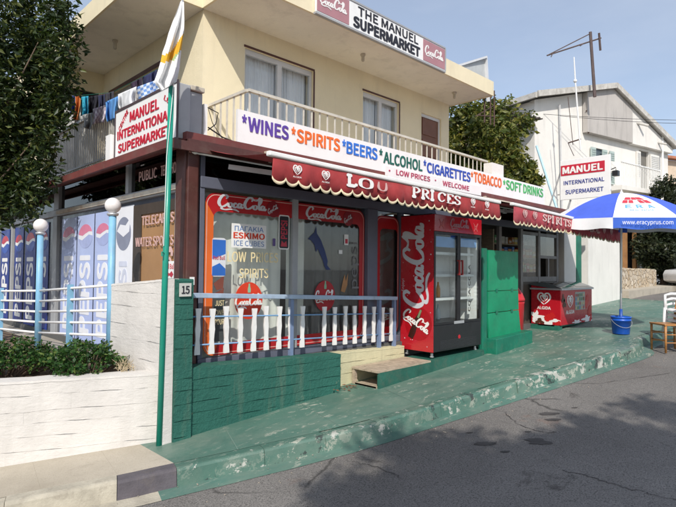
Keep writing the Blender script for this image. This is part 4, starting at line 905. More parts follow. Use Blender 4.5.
# white tall side wall and white planter wall
tw = MB(); A_, B_ = (2.20, 5.68), (2.345, 4.665)
wall2 = board_wall(A_, B_, .12, -1.5, gz(2.34)+.0, -.175, -.10, .16, 21, .0015, .0012)
tag(wall2.build('side_wall', WHITEB, loc=(2.3, 5.1, -1.5)), 'tall white wall between the blue lamp post and the green pillar', 'wall')
e = MB(); e.box(2.29, 2.395, 4.64, 4.67, gz(2.3)-.1, -.10); tag(e.build('wall_end', WHITEB, loc=(2.34, 4.65, -1.6)), 'narrow white wall end between the flagpole and the green pillar', 'wall')
pw0 = V((-3.4, PL0.y+(-3.4-PL0.x)*PD.y/PD.x)); pw = board_wall((pw0.x, pw0.y), (2.318, PL1.y+.006), .20, gz(-3.4), gz(2.28), -.985, -.985, .125, 33, .003, .0008)
tag(pw.build('planter_wall', WHITEB, loc=(1.0, 5.3, gz(1))), 'low whitewashed board marked planter wall with shrubs behind it', 'wall')
# picket railing along the front
rl = thing('picket_railing', 'faded blue railing with white wooden pickets in front of the shop window', 'railing', (4.2, 4.85, -1.0))
zr = lambda x: -.268-.039*(x-2.617)
mb = MB(); mb.bar((2.585, 4.85, zr(2.585)), (5.9, 4.85, zr(5.9)), .055, .05); mb.build('top_rail', RBLUE, rl, bevel=.006)
for dz_ in (-.215, -.50): MB().tube([(2.585, 4.862, zr(2.6)+dz_), (5.9, 4.862, zr(5.9)+dz_)], .0085, 8).build('rail_rod', M('mid_blue_rod', (.17, .33, .54), .45, .15, 8), rl, True)
for x in (3.99, 5.55, 5.87): MB().bar((x, 4.865, -1.05 if x < 5 else -1.09), (x, 4.865, zr(x)-.026), .045, .045, (1, 0, 0)).build('post', M('rail_post_blue', (.17, .23, .36), .5, .15, 6), rl)
prof = [(.040, 0), (.040, .03), (.034, .10), (.027, .16), (.032, .23), (.038, .28), (.032, .33), (.027, .39), (.032, .45), (.040, .50), (.040, .515)]
rr_ = random.Random(4)
for px in (198.5, 213, 228, 241.7, 255, 268, 280.4, 292.2, 303.7, 325.5, 336.2, 346.7, 356.4, 366, 375, 384, 392.5):
    x = onY(px, 330, 4.835).x; z0 = zr(x)-.60; k = rr_.uniform(.96, 1.03); poly = [(-a*.8, b*.93*k) for a, b in prof]+[(a*.8, b*.93*k) for a, b in reversed(prof)]
    tl = rr_.uniform(-.02, .02); MB().prism(poly[::-1], (x, 4.853, z0), V((1, 0, tl)), V((-tl, rr_.uniform(-.02, .02), 1)), -.02).build('picket', WHITE, rl)
# side terrace railing and globe lamps
sr = thing('terrace_railing', 'blue and white pipe railing between the two globe lamp posts', 'railing', (2.1, 6.6, -1.1))
pa, pb, pc = V((2.215, 5.68, 0)), V((2.0, 7.42, 0)), V((1.72, 9.6, 0))
for i in range(5):
    za, zb_ = -.185-.132*i, -.30-.131*i
    MB().tube([pa+V((0, 0, za)), pb+V((0, 0, zb_))], .014, 8).build('rail_pipe', WHITE, sr, True)
    MB().tube([pb+V((0, 0, zb_)), pc+V((0, 0, zb_-.08))], .014, 8).build('rail_pipe', WHITE, sr, True)
for t in (.52,): MB().bar(lerp(pa, pb, t)+V((0, 0, -1.12)), lerp(pa, pb, t)+V((0, 0, -.20)), .055, .055, (1, 0, 0)).build('post', PBLUE, sr)
for t in (.55, .98): MB().bar(lerp(pb, pc, t)+V((0, 0, -1.12)), lerp(pb, pc, t)+V((0, 0, -.30)), .055, .055, (1, 0, 0)).build('post', PBLUE, sr)
for (q, zg, r, lab) in ((pa, .655, .082, 'blue globe lamp post beside the white side wall'), (pb, .52, .086, 'blue globe lamp post in front of the dark blue window panels')):
    lp = thing('globe_lamp', lab, 'lamp', (q.x, q.y, -1.12), 'blue lamp posts with white globes')
    MB().tube([(q.x, q.y, -1.12), (q.x, q.y, zg-r*1.1)], .038, 14).build('lamp_post', PBLUE, lp, True)
    MB().lathe([(.045, 0), (.058, .012), (.058, .03), (.035, .035)], (q.x, q.y, zg-r-.03), 16).build('collar', STEEL, lp, True)
    MB().ball((q.x, q.y, zg), r, 28, 16).build('globe', GLOBE, lp, True)

# ================================================================== FLAGPOLE AND FLAG
P0 = V((2.287, 4.664, gz(2.287))); pt = ray(171.5, 87)*5.0; P1 = ray(183, -4)*5.0
fp = thing('flagpole', 'leaning green flagpole standing at the white wall corner', 'flagpole', P0)
dir_ = (pt-P0).normalized()
MB().tube([P0-dir_*.02, pt], [.029, .027], 14).build('pole', GPOLE, fp, True)
MB().tube([pt-dir_*.05, P1], .011, 10).build('upper_pole', STEEL, fp, True)
mb = MB(); q = lerp(P0, pt, .53); mb.tube([q+V((-.03, -.02, 0)), q+V((-.055, -.035, .01)), q+V((-.055, -.035, -.03))], .007, 6); mb.build('cleat', GPOLE, fp)
mb = MB(); q = lerp(P0, pt, .55); mb.tube([q+V((-.033, -.02, 0)), lerp(P0, pt, .8)+V((-.034, -.02, 0)), P1+V((-.014, -.01, -.02))], .0035, 5); mb.build('halyard', WHITE, fp)
# flag hanging in folds from the upper pole
rows = [((180.5, 1), (184.0, 2)), ((176.5, 12), (184.3, 18)), ((172.5, 22), (184.2, 30)), ((168.5, 33), (183.0, 38)), ((165.5, 44), (181.5, 48)), ((162.5, 52), (180.5, 58)), ((160.5, 62), (179.5, 68)), ((157.5, 72), (178.0, 76)), ((154.0, 82), (176.5, 82)), ((161.0, 91), (173.0, 84))]
NU = 16; vs = []; rows2 = []
for k in range(len(rows)-1):
    for j in range(4): t = j/4; rows2.append((lerp(V(rows[k][0]), V(rows[k+1][0]), t), lerp(V(rows[k][1]), V(rows[k+1][1]), t)))
rows2.append((V(rows[-1][0]), V(rows[-1][1])))
mb = MB(); m_ = len(rows2)
for i, (a, b) in enumerate(rows2):
    for j in range(NU+1):
        t = j/NU; p = lerp(a, b, t); dd = 4.93 + (.045*math.sin(t*11+i*.10)+.02*math.sin(t*23+i*.2))*min(1, i/8)
        vs.append(ray(p.x, p.y)*dd)
fs = [(i*(NU+1)+j, (i+1)*(NU+1)+j, (i+1)*(NU+1)+j+1, i*(NU+1)+j+1) for i in range(m_-1) for j in range(NU)]
mb.add(vs, fs)
for k, f in enumerate(mb.f):
    i, j = divmod(k, NU); t = j/NU
    c = 22.0 - t*8 + 1.3*math.sin(t*5)
    if abs(i-c) < 1.2+2.2*t: mb.mi[k] = 1
    elif 2.5 < i-c < 4.0 and .55 < t < .9: mb.mi[k] = 2
fl = mb.build('flag', [M('flag_white', (.80, .80, .80), .85, .03), M('flag_orange', (.78, .42, .03), .85), M('flag_green', (.40, .55, .25), .85)], None, True, loc=P1)
tag(fl, 'white flag with an orange yellow stripe hanging limp from the green pole', 'flag')

# ================================================================== COOLER, PLATFORM, SHUTTER, BIN
FX0, FX1, FY0, FY1, FZ0, FZ1 = 6.107, 7.346, 4.346, 4.944, -1.20, .80
pf = thing('wooden_platform', 'long green sided timber platform with an open plank end under the cooler', 'platform', (6.1, 4.55, -1.4))
mb = MB(); mb.hexa([(4.95, 4.33, gz(4.95)-.03), (7.40, 4.33, gz(7.4)-.03), (7.40, 4.36, gz(7.4)-.03), (4.95, 4.36, gz(4.95)-.03), (4.95, 4.33, -1.262), (7.40, 4.33, -1.232), (7.4, 4.36, -1.232), (4.95, 4.36, -1.262)]); mb.build('front_board', M('green_board_face', (.02, .105, .075), .7, .25, 4, .3, 30, dirt=.4), pf)
mb = MB()
for i in range(4): y = 4.335+i*.112; mb.hexa([(4.93, y, -1.26), (6.02, y, -1.247), (6.02, y+.104, -1.247), (4.93, y+.104, -1.26), (4.93, y, -1.238), (6.02, y, -1.225), (6.02, y+.104, -1.225), (4.93, y+.104, -1.238)])
mb.build('top_planks', WOODP, pf)
mb = MB(); mb.hexa([(6.03, 4.332, -1.25), (7.40, 4.332, -1.23), (7.40, 4.78, -1.23), (6.03, 4.78, -1.25), (6.03, 4.332, -1.228), (7.40, 4.332, -1.210), (7.4, 4.78, -1.210), (6.03, 4.78, -1.228)]); mb.build('painted_top', M('green_board_face', (.02, .105, .075)), pf)
mb = MB(); mb.box(4.94, 4.965, 4.365, 4.78, gz(4.95), gz(4.95)+.025); mb.box(4.94, 4.99, 4.74, 4.78, gz(4.95)+.026, -1.262); mb.box(4.94, 7.3, 4.37, 4.73, gz(4.95)-.02, gz(4.95)+.02); mb.box(5.6, 5.65, 4.365, 4.78, gz(5)-.02, -1.264); mb.build('inner_frame', WOODP, pf)
mb = MB(); rr_ = random.Random(6)
for i in range(26): p = V((rr_.uniform(4.45, 4.92), rr_.uniform(4.55, 4.74), gz(4.7)+rr_.uniform(.004, .04))); a = rr_.uniform(0, 6); d = V((math.cos(a), math.sin(a), rr_.uniform(-.2, .2)))*rr_.uniform(.015, .04); n_ = V((-d.y, d.x, rr_.uniform(-.01, .01)))*.5; mb.add([p-d, p+n_, p+d, p-n_], [(0, 1, 2, 3)])
tag(mb.build('dry_leaves', M('dry_leaf', (.16, .07, .035), .9, .4, 20), loc=(4.7, 4.65, gz(4.7))), 'small pile of dry leaves against the wall by the platform', 'leaves', kind='stuff')
fr = thing('drinks_cooler', 'red and black two door glass cooler with script lettering on its side', 'fridge', (6.7, 4.65, FZ0))
mb = MB(); t = .04
mb.box(FX0, FX0+t, FY0+.045, FY1, FZ0+.06, FZ1); mb.box(FX1-t, FX1, FY0+.045, FY1, FZ0+.06, FZ1); mb.box(FX0+t, FX1-t, FY1-.04, FY1, FZ0+.06, FZ1); mb.box(FX0+t, FX1-t, FY0+.045, FY1-.04, FZ1-.05, FZ1); mb.box(FX0+t, FX1-t, FY0+.045, FY1-.04, FZ0+.06, -.75)
mb.build('body', BLACK, fr, bevel=.006)
mb = MB(); mb.box(FX0+.041, FX1-.041, FY1-.046, FY1-.041, -.749, .54); mb.box(FX0+.041, FX0+.046, FY0+.06, FY1-.05, -.749, .54); mb.box(FX1-.046, FX1-.041, FY0+.06, FY1-.05, -.749, .54); mb.build('white_liner', M('liner_white', (.90, .91, .90), .5), fr)
mb = MB(); mb.box(FX0-.005, FX0-.001, FY0+.01, FY1-.01, FZ0+.07, FZ1-.015); sd = mb.build('side_panel', RED, fr)
script(MB(), (FX0-.006, 4.42, -.50), (FX0-.006, 4.42, .67), (FX0-.006, 4.91, -.50), .002, .48).build('script_lettering', SILVER, sd)
letter(sd, 'Enjoy!', (FX0-.006, 4.86, -.30), (FX0-.006, 4.86, -.12), (FX0-.006, 4.915, -.30), SILVER, 0, .001)
d = MB().prism(circ(.235, 40), (FX0-.0055, 4.615, -.75), -YA, ZA, .001).build('disc', M('darker_red_disc', (.36, .006, .012), .3), sd)
ca, sa = math.cos(R_(-28)), math.sin(R_(-28)); u_ = V((0, -ca, sa)); v_ = V((0, sa, ca)); o_ = V((FX0-.0085, 4.645, -.74))
script(MB(), o_-u_*.25-v_*.085, o_+u_*.24-v_*.085, o_-u_*.25+v_*.115, .001, .5).build('script_lettering', WHITET, d)
u2 = V((0, -math.cos(R_(-25)), math.sin(R_(-25)))); v2 = V((0, math.sin(R_(-25)), math.cos(R_(-25)))); v2 = V((0, -.42, .91)); u2 = V((0, -.91, -.42))
bt = MB(); bt.prism([(-.045, -.22), (.045, -.22), (.052, -.12), (.038, -.02), (.05, .05), (.03, .13), (.017, .19), (.017, .23), (-.017, .23), (-.017, .19), (-.03, .13), (-.05, .05), (-.038, -.02), (-.052, -.12)], (FX0-.007, 4.66, -.76), u2, v2, .0008); bt.build('bottle_print', M('cola_brown', (.045, .012, .008), .25), d)
MB().prism([(-.018, .10), (.018, .10), (.016, .225), (-.016, .225)], (FX0-.0081, 4.66, -.76), u2, v2, .0006).build('bottle_neck_print', M('bottle_glass_green', (.20, .26, .14), .3), d)
rr_ = random.Random(12); mb = MB()
for i in range(26):
    y, z = rr_.uniform(FY0+.04, FY1-.04), rr_.uniform(FZ0+.12, .72); r = rr_.uniform(.004, .010); mb.prism(circ(r, 8), (FX0-.0056, y, z), -YA, ZA, .0004)
mb.build('droplet_print', SILVER, sd)
hd = MB().box(FX0+.0, FX1, FY0, FY0+.044, .555, .79).build('header', RED, fr, bevel=.006)
script(MB(), (6.50, FY0-.002, .60), (6.98, FY0-.002, .60), (6.50, FY0-.002, .765), .001, .45).build('script_lettering', FADEP, hd)
mb = MB()
for x in (6.28, 7.17): mb.ribbon([(-.06, .05), (0, .0), (.06, .05), (.02, -.02), (.05, -.07), (0, -.03), (-.05, -.07), (-.02, -.02), (-.06, .05)], .02, (x, FY0-.002, .675), XA, ZA, .001, .3)
mb.build('emblem', M('dim_rose_print', (.55, .12, .12), .5), hd)
mb = MB(); mb.box(FX0+.0, FX1, FY0+.008, FY0+.044, FZ0+.07, -.765); lp_ = mb.build('lower_panel', BLACK, fr, bevel=.006); MB().prism(circ(.03), (6.74, FY0+.007, -.96), XA, ZA, .003).build('emblem', RED, lp_)
mb = MB()
for i in range(7): mb.box(6.25, 6.27+.93, FY0+.003, FY0+.0075, -1.10+i*.018, -1.092+i*.018)
mb.build('grille', M('grille_black', (.035, .035, .038), .5), lp_)
for k, (a, b) in enumerate(((FX0+.004, 6.722), (6.73, FX1-.004))):
    o = [(a, -.76), (b, -.76), (b, .55), (a, .55)]; c = .036; i_ = [(a+c, -.76+c), (b-c, -.76+c), (b-c, .55-c), (a+c, .55-c)]
    dr = MB().ring(o, i_, (0, FY0+.044, 0), XA, ZA, .04).build('door', BLACK, fr)
    MB().box(a+c+.001, b-c-.001, FY0+.018, FY0+.024, -.76+c+.001, .55-c-.001).build('door_glass', FGLASS, dr)
    hx = b-.035 if k == 0 else a+.035
    mb = MB(); mb.bar((hx, FY0-.03, -.06), (hx, FY0-.03, .16), .022, .02, (1, 0, 0)); mb.box(hx-.01, hx+.01, FY0-.03, FY0+.004, -.06, -.04); mb.box(hx-.01, hx+.01, FY0-.03, FY0+.004, .14, .16); mb.build('handle', M('handle_red', (.30, .03, .03), .4), dr)
MB().box(6.60, 6.86, FY0+.0, FY0+.003, -.765, -.725).build('door_badge', ALUD, fr)
for z in (-.42, -.08, .24):
    mb = MB(); mb.box(FX0+.05, FX1-.05, FY0+.12, FY1-.06, z, z+.012); mb.box(FX0+.05, FX1-.05, FY0+.11, FY0+.119, z-.006, z+.03); mb.build('shelf', M('shelf_white', (.70, .72, .72), .4), fr)
MB().box(7.17, 7.25, FY0+.14, FY0+.146, -.66, .50).build('white_strip', WHITES, fr)  # plain white strip behind the upright lettering
mb = MB(); rr_ = random.Random(2)
mb = MB(); put_text(mb, 'COCA-COLA', (7.245, FY0+.135, -.62), (7.245, FY0+.135, .10), (7.185, FY0+.135, -.62), .01, .001); mb.build('lettering', INK, fr)
mb = MB(); mb.box(FX0+.055, 6.71, FY0+.06, FY0+.07, .34, .49); mb.box(6.78, FX1-.055, FY0+.06, FY0+.07, .36, .49); mb.build('shelf_card', SKYB, fr)
for x in (FX0+.06, FX1-.06):
    for y in (FY0+.08, FY1-.08): MB().lathe([(.022, 0), (.03, .01), (.02, .02), (.018, .06)], (x, y, FZ0-.012+.0), 10).build('foot', STEEL, fr)
rr_ = random.Random(2)
for z in (-.745, -.407, -.067):
    for i in range(8):
        x = FX0+.14+i*.14
        if rr_.random() < .45: continue
        c = rr_.choice([M('cola_bottle', (.05, .02, .012), .2), M('water_bottle', (.55, .66, .72), .2), M('orange_bottle', (.55, .22, .03), .25)])
        bo = MB().lathe([(.03, 0), (.034, .02), (.034, .13), (.02, .18), (.014, .2), (.014, .235)], (x, FY1-.17, z), 10).build('bottle', c, None, True, loc=(x, FY1-.17, z))
        tag(bo, {'cola_bottle': 'small dark bottle standing on a shelf in the red cooler', 'water_bottle': 'small clear bottle standing on a shelf in the red cooler', 'orange_bottle': 'small orange bottle standing on a shelf in the red cooler'}[c.name], 'bottle', {'cola_bottle': 'dark bottles in the cooler', 'water_bottle': 'clear bottles in the cooler', 'orange_bottle': 'orange bottles in the cooler'}[c.name])
# green shutter leaning beside the cooler
gs = thing('green_shutter', 'tall bright green folding shutter panel right of the drinks cooler', 'shutter', (8.0, 4.4, -1.25))
mb = MB(); mb.box(7.55, 8.52, 4.345, 4.38, -.31, .335); mb.hexa([(7.565, 4.335, -1.05), (8.60, 4.335, -1.03), (8.60, 4.37, -1.03), (7.565, 4.37, -1.05), (7.555, 4.35, -.665), (8.555, 4.35, -.655), (8.555, 4.385, -.655), (7.555, 4.385, -.665)])
mb.hexa([(7.555, 4.352, -.655), (8.555, 4.352, -.645), (8.555, 4.384, -.645), (7.555, 4.384, -.655), (7.55, 4.346, -.318), (8.53, 4.346, -.318), (8.53, 4.38, -.318), (7.55, 4.38, -.318)])
mb.build('panel', GBOARD, gs, bevel=.004)
mb = MB(); mb.box(7.40, 7.535, 4.36, 4.44, gz(7.45)-.02, .36); mb.build('post', GPLINTH, gs, bevel=.006)
for x in (7.8, 8.3):
    for z in (-.31, -.655): MB().box(x-.03, x+.03, 4.337, 4.343, z-.025, z+.03).build('hinge', GPLINTH, gs)
mb = MB(); mb.sbox(7.54, 8.75, 4.20, 4.46, -.02, .235, gz(7.54), gz(8.75)-.03); tag(mb.build('green_plinth', GPLINTH, loc=(8.1, 4.33, gz(8.1)), bevel=.01), 'low green painted block on the pavement under the green shutter', 'block')
bi = thing('red_bin', 'red plastic bin half hidden behind the green shutter', 'bin', (9.02, 4.62, gz(9.02)))
MB().lathe([(.20, 0), (.23, .02), (.25, .62), (.26, .64), (.24, .66)], (9.0, 4.75, gz(9.0)), 20).build('bin_body', REDPL, bi, True)
MB().lathe([(.262, .66), (.262, .70), (.22, .80), (.15, .90), (.10, .93)], (9.0, 4.75, gz(9.0)), 20).build('bin_lid', REDPL, bi, True)
# goods in the window to the right
rr_ = random.Random(9)
sh = thing('shop_shelves', 'dim shelf rack of goods inside the right hand shop window', 'shelves', (10.7, 5.5, -1.03))
for z in (-.35, -.02, .28, .55): MB().box(9.6, 11.6, 5.4, 5.7, z, z+.02).build('shelf', WOODP, sh)
for x in (9.56, 11.601): MB().box(x, x+.039, 5.4, 5.7, -1.03, .84).build('upright', WOODP, sh)
GC = [('orange', (.50, .20, .05)), ('yellow', (.55, .42, .08)), ('red', (.42, .04, .04)), ('blue', (.05, .14, .42)), ('white', (.62, .60, .56)), ('green', (.08, .28, .10))]
for zi, z in enumerate((-.33, 0, .30, .57)):
    x = 9.66
    while x < 11.45:
        w_ = rr_.uniform(.07, .16); h = rr_.uniform(.10, .22) if zi < 3 else rr_.uniform(.08, .16); nm, c = rr_.choice(GC)
        bx = MB(); bx.box(x, x+w_, 5.42, 5.55, z, z+h); bx.m = 1; bx.box(x+.008, x+w_-.008, 5.4165, 5.4195, z+h*.35, z+h*.7)
        tag(bx.build('packet', [M('packet_'+nm, c, .5), M('packet_band', (.6, .57, .5), .5)], loc=(x+w_/2, 5.48, z)), nm+' packet on the dim shelf rack behind the right shop window', 'packet', nm+' packets on the shop shelves')
        x += w_+rr_.uniform(.01, .05)

# ================================================================== ICE CREAM FREEZER
fz = thing('ice_cream_freezer', 'red chest freezer with heart emblems and sliding dark glass lid', 'freezer', (10.97, 4.62, gz(10.9)))
X0, X1, Y0, Y1, Z0 = 10.2, 11.75, 4.33, 4.93, -1.03
def prof_z(y): return lerp(-.325, -.245, (y-Y0)/(Y1-Y0))
mb = MB(); mb.hexa([(X0, Y0, Z0), (X1, Y0, Z0), (X1, Y1, Z0), (X0, Y1, Z0), (X0, Y0, -.345), (X1, Y0, -.345), (X1, Y1, -.265), (X0, Y1, -.265)]); mb.build('cabinet', RED, fz, bevel=.012)
lid = MB(); N = 10; vs = []
for i in range(N+1):
    t = i/N; y = lerp(Y0-.02, Y1+.01, t); z = lerp(-.335, -.255, t)+.10*math.sin(math.pi*t)*.6+.02
    vs += [(X0-.02, y, z), (X1+.02, y, z), (X0-.02, y, lerp(-.345, -.262, t)), (X1+.02, y, lerp(-.345, -.262, t))]
lid.add(vs, [(i*4, i*4+1, i*4+5, i*4+4) for i in range(N)] + [(i*4, i*4+4, i*4+6, i*4+2) for i in range(N)] + [(i*4+1, i*4+3, i*4+7, i*4+5) for i in range(N)] + [(0, 2, 3, 1), (N*4, N*4+1, N*4+3, N*4+2)])
ld = lid.build('lid', M('lid_grey', (.09, .10, .105), .12, .1, 3, spec=.6), fz)
for a, b in ((X0+.06, 10.93), (11.02, X1-.06)):
    vs = []
    for i in range(N+1):
        t = lerp(.08, .92, i/N); y = lerp(Y0-.02, Y1+.01, t); z = lerp(-.335, -.255, t)+.06*math.sin(math.pi*t)+.024
        vs += [(a, y, z), (b, y, z)]
    MB().add(vs, [(i*2, i*2+1, i*2+3, i*2+2) for i in range(N)]).build('glass_lid', M('lid_glass', (.03, .035, .04), .06, .05, spec=.8), ld, True)
mb = MB(); mb.box(X0-.025, X1+.025, Y0-.028, Y0-.012, -.352, -.318); mb.box(X0-.03, X0-.021, Y0-.012, Y1+.01, -.352, -.318); mb.build('lid_rim', STEEL, fz)
def faceL(y, z): return V((X0-.003, y, z))
h_ = heart(MB(), faceL(4.66, -.52), -YA, ZA, .125, .002); h_.build('heart_emblem', WHITET, fz)
letter(fz, 'ALGIDA', (X0-.003, 4.80, -.735), (X0-.003, 4.53, -.735), (X0-.003, 4.80, -.675), WHITET, .02, .002)
h_ = heart(MB(), V((10.62, Y0-.003, -.575)), XA, ZA, .13, .002); h_.build('heart_emblem', WHITET, fz)
letter(fz, 'ALGIDA', (10.42, Y0-.003, -.82), (10.82, Y0-.003, -.82), (10.42, Y0-.003, -.745), WHITET, .02, .002)
rr_ = random.Random(5)
def blob(cx, cy, rx, ry, spikes, seed):
    q = random.Random(seed); return [(cx+rx*(1+.35*math.sin(a*spikes+seed)+q.uniform(-.15, .15))*math.cos(a), cy+ry*(1+.35*math.sin(a*spikes+seed)+q.uniform(-.15, .15))*math.sin(a)) for a in [i*2*math.pi/40 for i in range(40)]]
def clampp(p, x0, x1, y0, y1): return [(min(max(a, x0), x1), min(max(b, y0), y1)) for a, b in p]
w1 = MB(); u = -YA
w1.prism(clampp(blob(-4.62, -.93, .22, .095, 5, 2), -4.925, -4.34, -1.025, -.4), (X0-.0025, 0, 0), u, ZA, .001); w1.build('milk_splash', WHITET, fz)
w1 = MB(); w1.prism(clampp(blob(-4.84, -.88, .07, .10, 4, 4), -4.925, -4.34, -1.025, -.4), (X0-.0027, 0, 0), u, ZA, .001); w1.build('milk_splash', WHITET, fz)
for cx, cy, r in ((-4.55, -.875, .085), (-4.36-.03, -.99, .05)): MB().prism(clampp(blob(cx, cy, r, r*1.1, 2, 7), -4.925, -4.34, -1.025, -.4), (X0-.0045, 0, 0), u, ZA, .001).build('strawberry_print', M('strawberry', (.52, .02, .02), .3), fz)
MB().prism(clampp(blob(-4.75, -.97, .075, .05, 3, 3), -4.925, -4.34, -1.025, -.4), (X0-.0047, 0, 0), u, ZA, .001).build('chocolate_print', M('chocolate', (.09, .03, .015), .4), fz)
MB().prism(clampp(blob(11.5, -.97, .24, .075, 5, 5), 10.22, 11.74, -1.025, -.4), (0, Y0-.0025, 0), XA, ZA, .001).build('milk_splash', WHITET, fz)
MB().prism(clampp(blob(10.95, -1.0, .18, .04, 6, 8), 10.22, 11.74, -1.025, -.4), (0, Y0-.0027, 0), XA, ZA, .001).build('milk_splash', WHITET, fz)
for cx, cy, r in ((11.47, -.60, .11), (11.60, -.80, .09), (11.66, -.96, .06)): MB().prism(clampp(blob(cx, cy, r, r, 2, 6), 10.22, 11.74, -1.025, -.4), (0, Y0-.0035, 0), XA, ZA, .001).build('strawberry_print', M('strawberry', (.52, .02, .02), .3), fz)
mb = MB(); mb.box(10.86, 11.36, Y0-.004, Y0-.0005, -.76, -.40); mn = mb.build('price_card', M('card_grey', (.36, .38, .34), .5, .3, 9), fz)
rr_ = random.Random(3)
CARDC = [M('ice_brown', (.20, .09, .04), .5), M('ice_cream', (.55, .45, .25), .5), M('ice_red', (.42, .05, .06), .5), M('ice_green', (.12, .22, .12), .5), M('ice_blue', (.10, .20, .38), .5)]
mb = MB()
for i in range(5):
    for j in range(4):
        mb.m = rr_.randrange(5); x, z = 10.88+i*.094, -.745+j*.085; mb.prism(rrect(x, x+.045+rr_.uniform(0, .03), z, z+.05+rr_.uniform(0, .02), .012, 3), (0, Y0-.0055, 0), XA, ZA, .001)
mb.build('card_pictures', CARDC, mn)
for cx, cy in ((10.35, -.62), (10.3, -.52)): MB().prism(clampp(blob(cx, cy, .07, .07, 3, 9), 10.22, 11.74, -1.025, -.4), (0, Y0-.0035, 0), XA, ZA, .001).build('chocolate_print', M('chocolate', (.09, .03, .015), .4), fz)
mb = MB(); mb.hexa([(10.13, 4.35, gz(10.13)-.01), (10.3, 4.35, gz(10.3)-.01), (10.3, 4.92, gz(10.3)-.01), (10.13, 4.92, gz(10.13)-.01), (10.13, 4.35, -1.055), (10.3, 4.35, -1.055), (10.3, 4.92, -1.055), (10.13, 4.92, -1.055)]); mb.box(10.15, 11.75, 4.36, 4.44, -1.055, -1.031); mb.box(10.15, 11.75, 4.80, 4.90, -1.055, -1.031)
tag(mb.build('freezer_pallet', M('green_timber', (.02, .13, .09), .7, .3, 8), loc=(10.9, 4.6, gz(10.5))), 'green timber bearers lifting the red chest freezer off the pavement', 'pallet')
# ================================================================== PARASOL, BUCKET, CHAIRS
bc = V((10.39, 3.328, gz(10.39)+.004))
bk = thing('bucket', 'bright blue plastic bucket holding the parasol pole', 'bucket', bc)
MB().lathe([(.135, 0), (.14, .006), (.160, .235), (.168, .236), (.170, .252), (.163, .255), (.163, .285), (.172, .287), (.172, .310), (.158, .312), (.15, .29), (.05, .285)], bc, 32).build('bucket_body', BLUEPL, bk, True)
mb = MB(); mb.tube([bc+V((-.12*cR.x, -.12*cR.y, .27))+V((.165*math.cos(a), .165*math.sin(a), 0))*0 + cR*0 for a in (0, 1)], .001, 3) if False else None
hp = []
for i in range(13):
    a = math.pi*i/12; hp.append(bc + cR*(.176*math.cos(a)) - V((cF.x, cF.y, 0)).normalized()*(.05*math.sin(a)+.12*math.sin(a)) + V((0, 0, .26-.14*math.sin(a))))
MB().tube(hp, .004, 6).build('handle', STEEL, bk)
pa_ = thing('parasol', 'large blue and white beach parasol standing in the blue bucket', 'parasol', bc+V((0, 0, .28)))
apex = V((10.37, 3.30, 1.44))
MB().tube([bc+V((0, 0, .05)), bc+V((0, 0, .44))], .028, 12).build('pole_sleeve', M('sleeve_blue', (.02, .08, .35), .4), pa_, True)
MB().tube([bc+V((0, 0, .40)), apex+V((0, 0, -.02))], .019, 12).build('pole', WHITE, pa_, True)
fw = V((cF.x, cF.y, 0)).normalized(); rt = V((fw.y, -fw.x, 0)); RAD = 1.27; axis = (ZA - fw*.05).normalized()
def rimpt(th, s=1.0, drop=None):
    d = -fw*math.cos(R_(th)) + rt*math.sin(R_(th)); d = (d-axis*d.dot(axis)).normalized()
    h = .50*(s**1.75); return apex + d*RAD*s - axis*h
